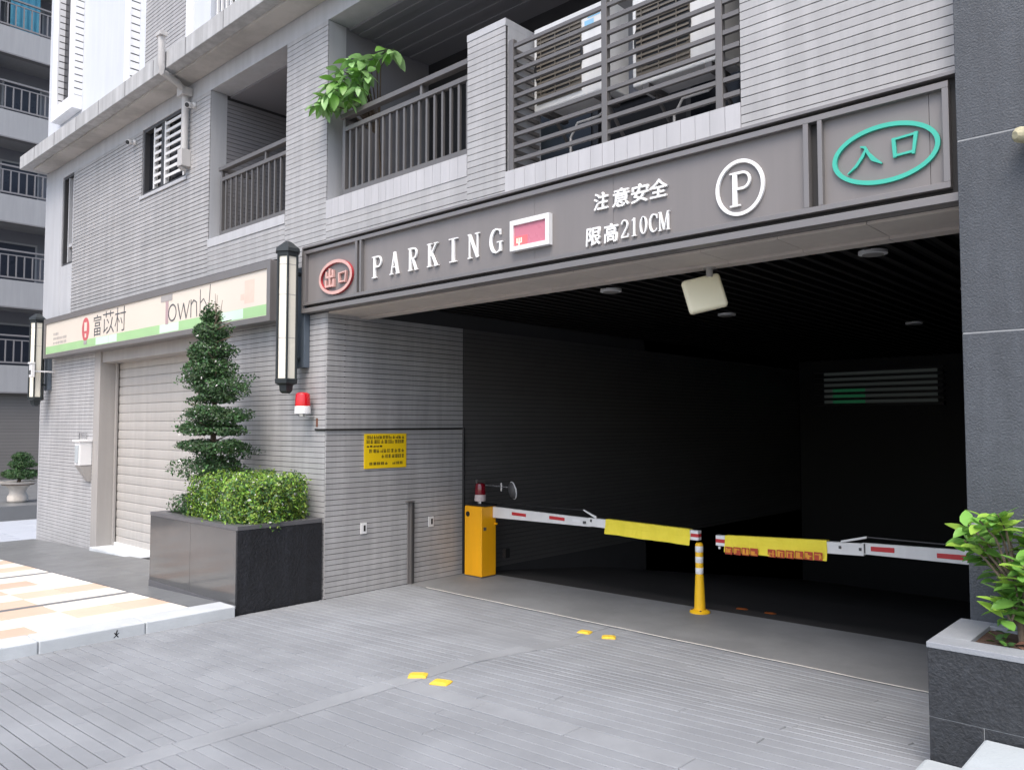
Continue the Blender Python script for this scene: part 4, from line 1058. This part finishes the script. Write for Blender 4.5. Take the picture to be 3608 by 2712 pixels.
# ------------------------------------------------------------------ cameras, pipe, meter on the shop wall
def cctv(x, z, label):
    t = thing('security_camera', label, 'camera', (x, 0, z), 'security cameras on the upper wall')
    MB().lathe((x, -0.004, z), [(0.045, 0), (0.045, 0.025), (0.03, 0.04)], 16, 'y').build('mount', 'white_plastic', t, smooth=True)
    MB().tube([(x, -0.05, z), (x + 0.02, -0.09, z - 0.02), (x + 0.045, -0.14, z - 0.04)], [0.025, 0.042, 0.042], 12).build('body', 'white_plastic', t)
    MB().tube([(x + .045, -0.14, z - .04), (x + .049, -0.147, z - .042)], 0.034, 12).build('lens', 'black', t)
cctv(-5.50, 6.55, 'small white security camera beside the barred window')
cctv(-3.40, 6.58, 'small white security camera beside the drain pipe')
g = MB().tube([(-3.36, -0.52, 7.45), (-3.36, -0.52, 7.0), (-3.36, -0.50, 6.90), (-3.45, -0.25, 6.86), (-3.57, -0.08, 6.82), (-3.57, -0.07, 6.70), (-3.57, -0.07, 5.72), (-3.57, -0.10, 5.66)], 0.05, 12)
t = thing('drain_pipe', 'pale drain pipe bent under the projecting slab', 'pipe', (-3.57, -0.1, 5.6))
g.build('pipe', 'pvc', t, smooth=True)
box('hopper', 'pvc', t, -3.66, -3.48, -0.16, -0.001, 6.74, 6.86, 0.008); box('collar', 'pvc', t, -3.64, -3.50, -0.14, -0.001, 5.70, 5.95, 0.006)
box('clip', 'pvc', t, -3.44, -3.28, -0.58, -0.47, 7.40, 7.46, 0.004)
t = thing('meter_box', 'pale box with a slanted bracket on the wall beside the shutter', 'box', (-7.2, -0.1, 1.05))
box('housing', 'white_plastic', t, -7.26, -7.02, -0.20, -0.002, 1.26, 1.66, 0.01); box('cover', 'stone_white', t, -7.21, -7.07, -0.215, -0.201, 1.30, 1.60, 0.004)
box('hood', 'white_plastic', t, -7.30, -7.0, -0.23, -0.002, 1.661, 1.70, 0.006); box('top_unit', 'chrome', t, -7.32, -7.27, -0.12, -0.002, 1.40, 1.82, 0.006)
MB().hexa([(-7.12, -0.06, 0.98), (-7.03, -0.06, 0.98), (-7.03, -0.002, 0.98), (-7.12, -0.002, 0.98), (-7.25, -0.20, 1.255), (-7.03, -0.20, 1.255), (-7.03, -0.002, 1.255), (-7.25, -0.002, 1.255)]).build('bracket', 'plaster_warm', t, 0.004)
tag(box('wall_sticker', 'reflect_white', None, -7.62, -7.42, -0.003, -0.0005, 1.12, 1.30), 'faded white sticker on the tiles below the meter box', 'sticker')
t = thing('pillar_fixture', 'weathered beige fixture fixed high on the stone pillar', 'fixture', (6.83, -0.2, 3.45))
g = MB().tube([(6.90, -0.156, 3.50), (6.87, -0.22, 3.51), (6.835, -0.29, 3.50), (6.82, -0.31, 3.495)], [0.02, 0.045, 0.042, 0.02], 10); g.build('shell', 'weathered', t, smooth=True)
MB().tube([(6.88, -0.20, 3.46), (6.89, -0.21, 3.42)], 0.025, 8).build('stem', 'bark', t)

# ------------------------------------------------------------------ planters
PL = thing('planter', 'big dark granite planter with a mirror-polished front at the driveway edge', 'planter', (-1.05, -0.55, 0))
Z0 = 0.02; ZT = 0.905
px0, px1, py0, py1 = -2.12, -0.012, -1.05, -0.03
box('polished_panel', 'granite_polished', PL, px0 + .001, -1.07, py0, py0 + 0.03, Z0, ZT - 0.045, 0.001)
box('polished_panel', 'granite_polished', PL, -1.066, px1 - 0.03, py0, py0 + 0.03, Z0, ZT - 0.045, 0.001)
box('rough_panel', 'granite_rough', PL, px1 - 0.029, px1, py0, py1, -0.02, ZT - 0.045, 0.003)
box('side_panel', 'granite_rough', PL, px0, px0 + 0.03, py0 + .031, py1, -0.1, ZT - 0.045, 0.002)
box('plinth', 'granite_cap', PL, px0 - 0.004, px1 - .031, py0 - 0.006, py0 + 0.02, Z0 - .1, Z0 + 0.075, 0.002)
for (x0, x1, y0, y1) in ((px0 - .003, px1 + .003, py0 - .003, py0 + .13), (px0 - .003, px1 + .003, py1 - .1, py1), (px0 - .003, px0 + .12, py0 + .1305, py1 - .1005), (px1 - .12, px1 + .003, py0 + .1305, py1 - .1005)):
    box('coping', 'granite_cap', PL, x0, x1, y0, y1, ZT - 0.044, ZT, 0.003)
box('soil', 'soil', PL, px0 + .1, px1 - .1, py0 + .1, py1 - .09, 0.3, ZT - 0.06)
PR = thing('planter', 'rough dark granite planter box in front of the stone pillar', 'planter', (7.4, -0.5, 0.28))
box('stone_panel', 'granite_grey', PR, 6.462, 6.702, -0.81, -0.77, 0.20, 0.498, 0.003); box('stone_panel', 'granite_grey', PR, 6.706, 8.3, -0.81, -0.77, 0.20, 0.498, 0.003)
box('stone_panel', 'granite_grey', PR, 6.462, 8.3, -0.81, -0.77, 0.502, 0.838, 0.003)
box('joint_backing', 'mortar_light', PR, 6.466, 8.3, -0.805, -0.765, 0.2, 0.83)
box('side_panel', 'granite_grey', PR, 6.462, 6.50, -0.769, -0.157, 0.1, 0.838, 0.002)
for (x0, x1, y0, y1) in ((6.458, 8.3, -0.814, -0.66), (6.458, 6.62, -0.6595, -0.157), (6.6205, 8.3, -0.25, -0.157)):
    box('coping', 'granite_light', PR, x0, x1, y0, y1, 0.839, 0.868, 0.003)
box('soil', 'soil', PR, 6.60, 8.3, -0.68, -0.2, 0.4, 0.845)
blk = MB().box(6.705, 8.3, -2.6, -0.815, 0.1, 0.455).build('stone_block', 'stone_white', None, 0.015); tag(blk, 'large pale stone block abutting the rough granite planter', 'block')
blk = MB().box(6.44, 6.70, -1.6, -0.818, 0.1, 0.296).build('stone_block', 'stone_white', None, 0.02); tag(blk, 'small low pale stone at the foot of the rough granite planter', 'block')

# ------------------------------------------------------------------ foliage
def leaf_cloud(name, parent, pts, nrm, size, mats, weights, asp=0.55, seed=1, tilt=0.9, kind=None):
    r = np.random.default_rng(seed); n = len(pts)
    d = nrm + r.normal(0, tilt, (n, 3)); d /= np.linalg.norm(d, axis=1)[:, None]
    ref = r.normal(0, 1, (n, 3)); u = np.cross(d, ref); u /= np.linalg.norm(u, axis=1)[:, None]; w = np.cross(d, u)
    s = size * r.uniform(.65, 1.35, n)[:, None]
    v = np.empty((n, 4, 3)); v[:, 0] = pts - u * s * .5; v[:, 1] = pts + w * s * asp * .5 + d * s * .08; v[:, 2] = pts + u * s * .5; v[:, 3] = pts - w * s * asp * .5 + d * s * .08
    off = np.array(wloc(parent)); v = v.reshape(-1, 3) - off
    me = bpy.data.meshes.new(name); me.from_pydata(v.tolist(), [], np.arange(n * 4).reshape(-1, 4).tolist())
    for m in mats: me.materials.append(MATS[m])
    me.polygons.foreach_set('material_index', r.choice(len(mats), n, p=weights)); me.update()
    o = bpy.data.objects.new(name, me); COL.objects.link(o); o.parent = parent
    if kind: o['kind'] = kind
    return o
def blob_points(c, rad, n, seed, lump=0.22, shell=0.45, nl=14):
    r = np.random.default_rng(seed)
    d = r.normal(0, 1, (n, 3)); d /= np.linalg.norm(d, axis=1)[:, None]
    ld = r.normal(0, 1, (nl, 3)); ld /= np.linalg.norm(ld, axis=1)[:, None]
    k = np.exp(7 * (d @ ld.T - 1)) @ r.uniform(-1, 1, nl)
    rr_ = (1 - shell * r.uniform(0, 1, n) ** 1.6) * (1 + lump * k) * (1 + 0.05 * r.normal(0, 1, n))
    return np.array(c) + d * rr_[:, None] * np.array(rad), d
T = thing('topiary_tree', 'tiered dark green topiary tree in the polished granite planter', 'tree', (-1.52, -0.58, 0.86))
tx, ty = -1.50, -0.58
MB().tube([(tx, ty, 0.84), (tx + .02, ty, 1.3), (tx - .05, ty + .02, 1.8), (tx + .02, ty, 2.5), (tx - .02, ty, 3.2)], [0.045, 0.04, 0.034, 0.025, 0.01], 10).build('trunk', 'bark', T)
tiers = [((-.10, 0, 3.28), (.15, .15, .13), 1100), ((-.09, 0, 3.08), (.23, .22, .16), 2300), ((-.10, 0, 2.86), (.29, .27, .17), 3200), ((-.04, -.02, 2.64), (.33, .30, .16), 3800), ((-.17, 0.02, 2.48), (.24, .24, .11), 1800),
         ((.07, 0, 2.42), (.33, .30, .14), 3600), ((-.04, 0, 2.28), (.27, .26, .08), 1700),
         ((.10, .02, 2.09), (.34, .32, .12), 3300), ((.33, .0, 2.05), (.17, .17, .09), 1000), ((-.10, -.05, 2.08), (.20, .22, .10), 1100),
         ((-.30, .0, 1.90), (.22, .22, .08), 1300), ((.04, -.04, 1.92), (.34, .30, .09), 2500), ((.36, 0, 1.88), (.15, .16, .07), 700),
         ((-.38, .02, 1.71), (.20, .20, .085), 1200), ((.04, .0, 1.70), (.36, .32, .12), 3600), ((.40, -.02, 1.73), (.13, .14, .08), 700),
         ((.04, 0, 1.47), (.29, .28, .13), 2900)]
for i, (c, rad, n) in enumerate(tiers):
    wk = 0.93 if c[2] > 2.3 else 1.14
    c = (c[0] * wk - .03, c[1], c[2]); rad = (rad[0] * wk, rad[1] * wk, rad[2] * 0.92); n = int(n * 1.05)
    p, d = blob_points((tx + c[0], ty + c[1], c[2]), rad, n, 100 + i, 0.75, 0.65)
    d = d + np.array([0, 0, 0.25])
    leaf_cloud('foliage_tier', T, p, d, 0.034, ['leaf_dark', 'leaf_mid', 'blossom'], [.58, .408, .012], 0.6, 200 + i)
g = MB(); rr = random.Random(4)
for i in range(26):
    z = 1.3 + i * 0.075; a = rr.uniform(0, 6.28); l = rr.uniform(.15, .3)
    g.tube([(tx, ty, z), (tx + l * math.cos(a), ty + l * math.sin(a), z + 0.08)], [0.012, 0.004], 5)
g.build('branch', 'bark', T)
g = MB()
for (a, b, c) in ((-.02, .0, 3.55), (.07, -.02, 3.52), (.12, .02, 3.46), (-.07, .02, 3.44)): g.tube([(tx, ty, 3.2), (tx + a * .7, ty + b, 3.35), (tx + a, ty + b, c)], [.006, .004, .002], 5)
g.build('twig', 'bark', T)
H = thing('hedge', 'clipped bright green hedge filling the polished granite planter', 'hedge', (-0.85, -0.5, 0.86))
hp = []; hd = []
r = np.random.default_rng(77)
n = 26000
u = r.uniform(-1, 1, (n, 3)); 
# rounded box shell
q = np.abs(u); k = (q ** 4.5).sum(1) ** (1 / 4.5); d = u / k[:, None]
sh_ = 1 - 0.35 * r.uniform(0, 1, n) ** 1.7
lump = 1 + 0.09 * np.sin(d[:, 0] * 9 + d[:, 1] * 4) + 0.06 * np.sin(d[:, 1] * 13 + d[:, 0] * 3 + 1) + 0.05 * r.normal(0, 1, n)
pts = d * (sh_ * lump)[:, None] * np.array([0.67, 0.45, 0.31]) + np.array([-0.72, -0.53, 1.09])
pts = pts[pts[:, 2] > 0.80]; dd = (pts - np.array([-0.70, -0.53, 1.1])) / np.array([0.64, .44, .31])
leaf_cloud('foliage', H, pts, dd + np.array([0, 0, .5]), 0.036, ['leaf_mid', 'leaf_bright', 'blossom'], [.42, .565, .015], 0.55, 78, kind='stuff')
p, d = blob_points((-1.50, -0.70, 0.98), (.44, .26, .22), 4600, 79, .5, .8)
leaf_cloud('loose_foliage', H, p, d, 0.04, ['leaf_mid', 'leaf_dark', 'blossom'], [.55, .43, .02], .4, 80, kind='stuff')
g = MB(); rr = random.Random(8)
for i in range(40):
    a = rr.uniform(-1.25, -.2); b = rr.uniform(-.85, -.2); g.tube([(a, b, .84), (a + rr.uniform(-.1, .1), b + rr.uniform(-.08, .08), 1.35)], [.008, .003], 5)
g.build('stems', 'bark', H)
# blossoms on hedge front
g = MB()
for i in range(70):
    j = rr.randrange(len(pts)); q = Vector(pts[j]); dn = Vector(dd[j])
    if dn.y > .3 and dn.x < .3: continue
    q = q + dn * 0.02
    for k in range(3):
        a = k * 2.09; g.poly([q, q + Vector((.018 * math.cos(a), -.006, .018 * math.sin(a))), q + Vector((.018 * math.cos(a + .9), -.008, .018 * math.sin(a + .9)))])
g.build('blossoms', 'blossom', H, kind='stuff')
W = thing('flower_clump', 'small clump of white-flowered greenery beside the planter end', 'plant', (-2.25, -0.9, 0.02))
p, d = blob_points((-2.23, -0.82, 0.28), (.09, .10, .24), 900, 81, .3, .9)
leaf_cloud('foliage', W, p, d, 0.05, ['leaf_bright', 'leaf_mid', 'blossom'], [.6, .25, .15], .5, 82)
MB().tube([(-2.23, -.82, 0.0), (-2.23, -.82, .4)], [.01, .004], 6).build('stem', 'bark', W)

# individually modelled leaves
def leaf_mesh(name, l, w, m, fold=0.12, droop=0.18):
    st = [0, .12, .35, .62, .85, 1.0]; wd = [0.05, .55, 1.0, .92, .5, 0.02]
    v = []; f = []
    for s_, k in zip(st, wd):
        z = -droop * l * s_ * s_
        v += [(s_ * l, -w / 2 * k, z + fold * w * k), (s_ * l, 0, z), (s_ * l, w / 2 * k, z + fold * w * k)]
    for i in range(len(st) - 1):
        a = i * 3; f += [(a, a + 1, a + 4, a + 3), (a + 1, a + 2, a + 5, a + 4)]
    me = bpy.data.meshes.new(name); me.from_pydata(v, [], f); me.materials.append(MATS[m])
    me.polygons.foreach_set('use_smooth', [True] * len(f)); return me
def leafy(t, tips, meshes, rr, per=(6, 8), el=(-.3, .7), sc=(.75, 1.2)):
    for tip in tips:
        n = rr.randint(*per); a0 = rr.uniform(0, 6.28)
        for i in range(n):
            a = a0 + i * 2.4 + rr.uniform(-.3, .3); e = rr.uniform(*el)
            o = inst('leaf', rr.choice(meshes), t, Vector(tip) + Vector((0, 0, -0.012 * i)))
            M = Matrix.Rotation(a, 3, 'Z') @ Matrix.Rotation(-e, 3, 'Y') @ Matrix.Rotation(rr.uniform(-.5, .5), 3, 'X')
            o.rotation_euler = M.to_euler(); s = rr.uniform(*sc); o.scale = (s, s, s)
rr = random.Random(21)
LP = thing('leafy_shrub', 'bright glossy-leaved shrub growing in the rough granite planter', 'plant', (6.81, -0.47, 0.85))
bx_, by_ = 6.81, -0.47
tips = []; g = MB()
g.tube([(bx_, by_, .84), (bx_ - .01, by_, 1.0), (bx_ + .01, by_, 1.12)], [.016, .014, .011], 8)
for i in range(43):
    a = i * 2.4 + rr.uniform(-.3, .3); rad = .26 * rr.uniform(.02, 1) ** .7; h = 1.03 + .53 * ((i * .7548) % 1) - rad * .2
    tip = (bx_ + rad * math.cos(a), by_ + rad * math.sin(a) * .85, h); tips.append(tip)
    g.tube([(bx_, by_, rr.uniform(.98, 1.12)), (bx_ + rad * .6 * math.cos(a), by_ + rad * .5 * math.sin(a), h - .09), tip], [.008, .006, .004], 6)
g.build('stems', 'bark', LP, smooth=True)
lm = [leaf_mesh('leaf', .125, .064, 'leaf_lime'), leaf_mesh('leaf', .11, .060, 'leaf_green', .15, .3), leaf_mesh('leaf', .12, .064, 'leaf_green', .08, .1)]
leafy(LP, tips, lm, rr, (6, 8), (-.2, .8))
GC = thing('ground_cover', 'low weedy greenery on the soil of the rough granite planter', 'plant', (6.72, -0.5, 0.845))
lg = [leaf_mesh('leaf', .06, .028, 'leaf_green'), leaf_mesh('leaf', .05, .026, 'leaf_mid')]
leafy(GC, [(6.70, -.50, .87), (6.73, -.42, .89), (6.76, -.56, .87), (6.93, -.45, .92), (6.97, -.52, .95), (6.90, -.38, .94), (6.95, -.35, 1.0)], lg, rr, (5, 7), (0.1, .9))
DL = thing('fallen_leaf', 'dry brown leaves lying on the planter soil', 'leaf', (6.85, -.55, .85))
ld_ = leaf_mesh('dry_leaf', .07, .035, 'rust', .25, .1)
for i in range(6): o = inst('dry_leaf', ld_, DL, (6.80 + .05 * i, -.60 + rr.uniform(0, .12), .853 + .003 * i)); o.rotation_euler = (rr.uniform(-.4, .4), rr.uniform(-.3, .2), rr.uniform(0, 6))

BP = thing('balcony_plant', 'big-leaved plant leaning over the balcony rail', 'plant', (0.35, 0.45, 4.3))
MB().lathe((0.35, 0.50, 4.25), [(0.12, 0), (0.17, 0.28), (0.18, 0.30), (0.16, 0.31), (0.15, .27)], 20).build('pot', 'ac_grille', BP, smooth=True)
g = MB(); tips = []
for tip in ((-.02, -.10, 5.74), (.10, -.14, 5.70), (.18, -.06, 5.86), (.30, -.10, 5.95), (.46, -.05, 6.02), (.62, 0.0, 6.02), (.80, .02, 5.99), (.98, .04, 6.0), (1.10, .06, 5.97), (.34, -.18, 5.78), (.52, -.12, 5.82), (.66, -.05, 5.86), (.22, -.2, 5.66), (.40, .1, 5.9), (.06, .0, 5.86), (.02, -.16, 5.62), (.14, -.2, 5.58), (.25, -.15, 5.75), (.38, -.2, 5.66), (.50, -.16, 5.72), (.56, -.1, 5.95), (.30, -.06, 5.62), (.45, -.05, 5.60), (.60, -.04, 5.70), (.75, -.02, 5.80), (.12, -.04, 5.66), (.2, .02, 5.72), (.36, .02, 5.75), (.5, .03, 5.78)):
    tips.append(tip); g.tube([(0.35, .5, 4.5), (0.38, .42, 5.3), ((tip[0] + .4) / 2, tip[1] / 2 + .12, tip[2] - .05), tip], [.016, .011, .006, .004], 6)
g.build('stems', 'bark', BP, smooth=True)
lb = [leaf_mesh('leaf', .20, .095, 'leaf_balcony', .1, .35), leaf_mesh('leaf', .17, .085, 'leaf_balcony', .1, .5), leaf_mesh('leaf', .18, .09, 'leaf_green', .1, .4)]
leafy(BP, tips, lb, rr, (5, 6), (-1.0, .35), (.75, 1.2))

# potted bonsai far left
U = thing('urn_bonsai', 'bonsai pine growing from a pale flared stone urn on the terrace', 'plant', (-16.0, 1.55, -0.06))
uc = (-16.0, 1.38, -0.06)
MB().lathe(uc, [(0.20, 0), (0.24, 0.05), (0.24, 0.16), (0.19, 0.24), (0.20, 0.34), (0.28, 0.44), (0.42, 0.50), (0.44, 0.54), (0.40, 0.54), (0.35, .50)], 28).build('urn', 'urn', U, smooth=True)
MB().lathe((uc[0], uc[1], 0.40), [(0.37, 0), (0.37, 0.04)], 20).build('soil', 'soil', U)
MB().tube([(uc[0], uc[1], .42), (uc[0] + .03, uc[1] + .05, .65), (uc[0], uc[1] - .02, .95), (uc[0], uc[1] + .03, 1.2)], [.05, .04, .03, .015], 8).build('trunk', 'bark', U)
for i, (c, rad, n) in enumerate((((0, 0, .68), (.42, .46, .14), 2600), ((0, .05, .92), (.30, .32, .12), 1800), ((0, .03, 1.12), (.20, .22, .15), 1400))):
    p, d = blob_points((uc[0] + c[0], uc[1] + c[1], c[2]), rad, n, 300 + i, .4, .7)
    leaf_cloud('foliage_tier', U, p, d + np.array([0, 0, .4]), 0.07, ['leaf_dark', 'leaf_mid'], [.4, .6], .3, 310 + i)

# ------------------------------------------------------------------ far wing of the block
FB = thing('far_building', 'shaded far apartment wing with stacked railed balconies', 'building', (-26, 6, 0))
FX = -26.0
def fbox(name, m, parent, x0, x1, y0, y1, z0, z1): return box(name, m, parent, x0, x1, y0, y1, z0, z1)
fbox('wall', 'far_recess', FB, FX - 2.2, FX - 1.6, -12, 16, -0.6, 24)
floors = [4.20, 7.38, 10.56, 13.74, 16.92, 20.1]
for z in floors:
    pw = fbox('balcony_parapet', 'far_wall', FB, FX - 0.25, FX, -12, 16, z - 1.02, z - 0.03)
    fbox('balcony_floor', 'far_wall', pw, FX - 1.6, FX - 0.25, -12, 16, z - 1.02, z - 0.75)
    fbox('drip_edge', 'far_rail', pw, FX - 0.26, FX + 0.02, -12, 16, z - 1.07, z - 1.021)
    rl = bpy.data.objects.new('railing', None); COL.objects.link(rl); rl.parent = FB
    fbox('top_rail', 'far_rail', rl, FX - 0.14, FX - 0.06, 0, 10, z + 1.06, z + 1.12); fbox('middle_rail', 'far_rail', rl, FX - 0.12, FX - 0.08, 0, 10, z + 0.90, z + 0.94); fbox('bottom_rail', 'far_rail', rl, FX - 0.13, FX - 0.07, 0, 10, z + 0.05, z + 0.11)
    q = MB().box(FX - .12, FX - .08, -.022, .022, z + 0.11, z + 0.90); me = bpy.data.meshes.new('baluster'); me.from_pydata([(a, b, c) for a, b, c in q.v], [], q.f); me.materials.append(MATS['far_rail'])
    for i in range(26):
        o = bpy.data.objects.new('baluster', me); COL.objects.link(o); o.parent = rl; o.location = (26, 1.2 + i * .27 - 6, 0) if False else (0 - wloc(rl).x, 1.2 + i * .27 - wloc(rl).y, 0 - wloc(rl).z)
    for (y0, y1) in ((1.0, 2.9), (3.6, 5.0)):
        wv = fbox('window', 'far_wall', FB, FX - 1.6, FX - 1.52, y0, y1, z - 0.3, z + 1.7); fbox('pane', 'pane_blue', wv, FX - 1.515, FX - 1.50, y0 + .08, y1 - .08, z - 0.2, z + 1.62)
fbox('column', 'far_wall', FB, FX - 1.6, FX - 0.1, 2.2, 2.7, 14.9, 19.2)
g = MB()
fw = fbox('ground_wall', 'joint_dark', FB, FX - 1.5, FX - 0.31, -12, 16, -0.6, 3.16)
for i in range(30):
    fbox('wall_course', 'far_base', fw, FX - 0.33, FX - 0.30, -12, 16, -0.5 + i * .122, -0.5 + i * .122 + .116)
fbox('roof', 'far_wall', FB, FX - 12, FX + .1, -12, 16, 24, 24.3)
fbox('side_wall', 'far_wall', FB, FX - 12, FX - 2.2, -12, 16, -0.6, 24)
t = thing('curtain', 'blue curtain hanging in the uppermost far balcony', 'curtain', (FX - .6, 3.3, 17.6))
g = MB(); n = 20
for i in range(n):
    y0 = 3.55 + i * .05; a = .03 * math.sin(i * 1.3); b = .03 * math.sin((i + 1) * 1.3); g.poly([(FX - .5 + a, y0, 17.0), (FX - .5 + b, y0 + .05, 17.0), (FX - .5 + b, y0 + .05, 19.3), (FX - .5 + a, y0, 19.3)])
mat('curtain_blue', (0.08, 0.30, 0.42), 0.8, 0.1); g.build('cloth', 'curtain_blue', t)
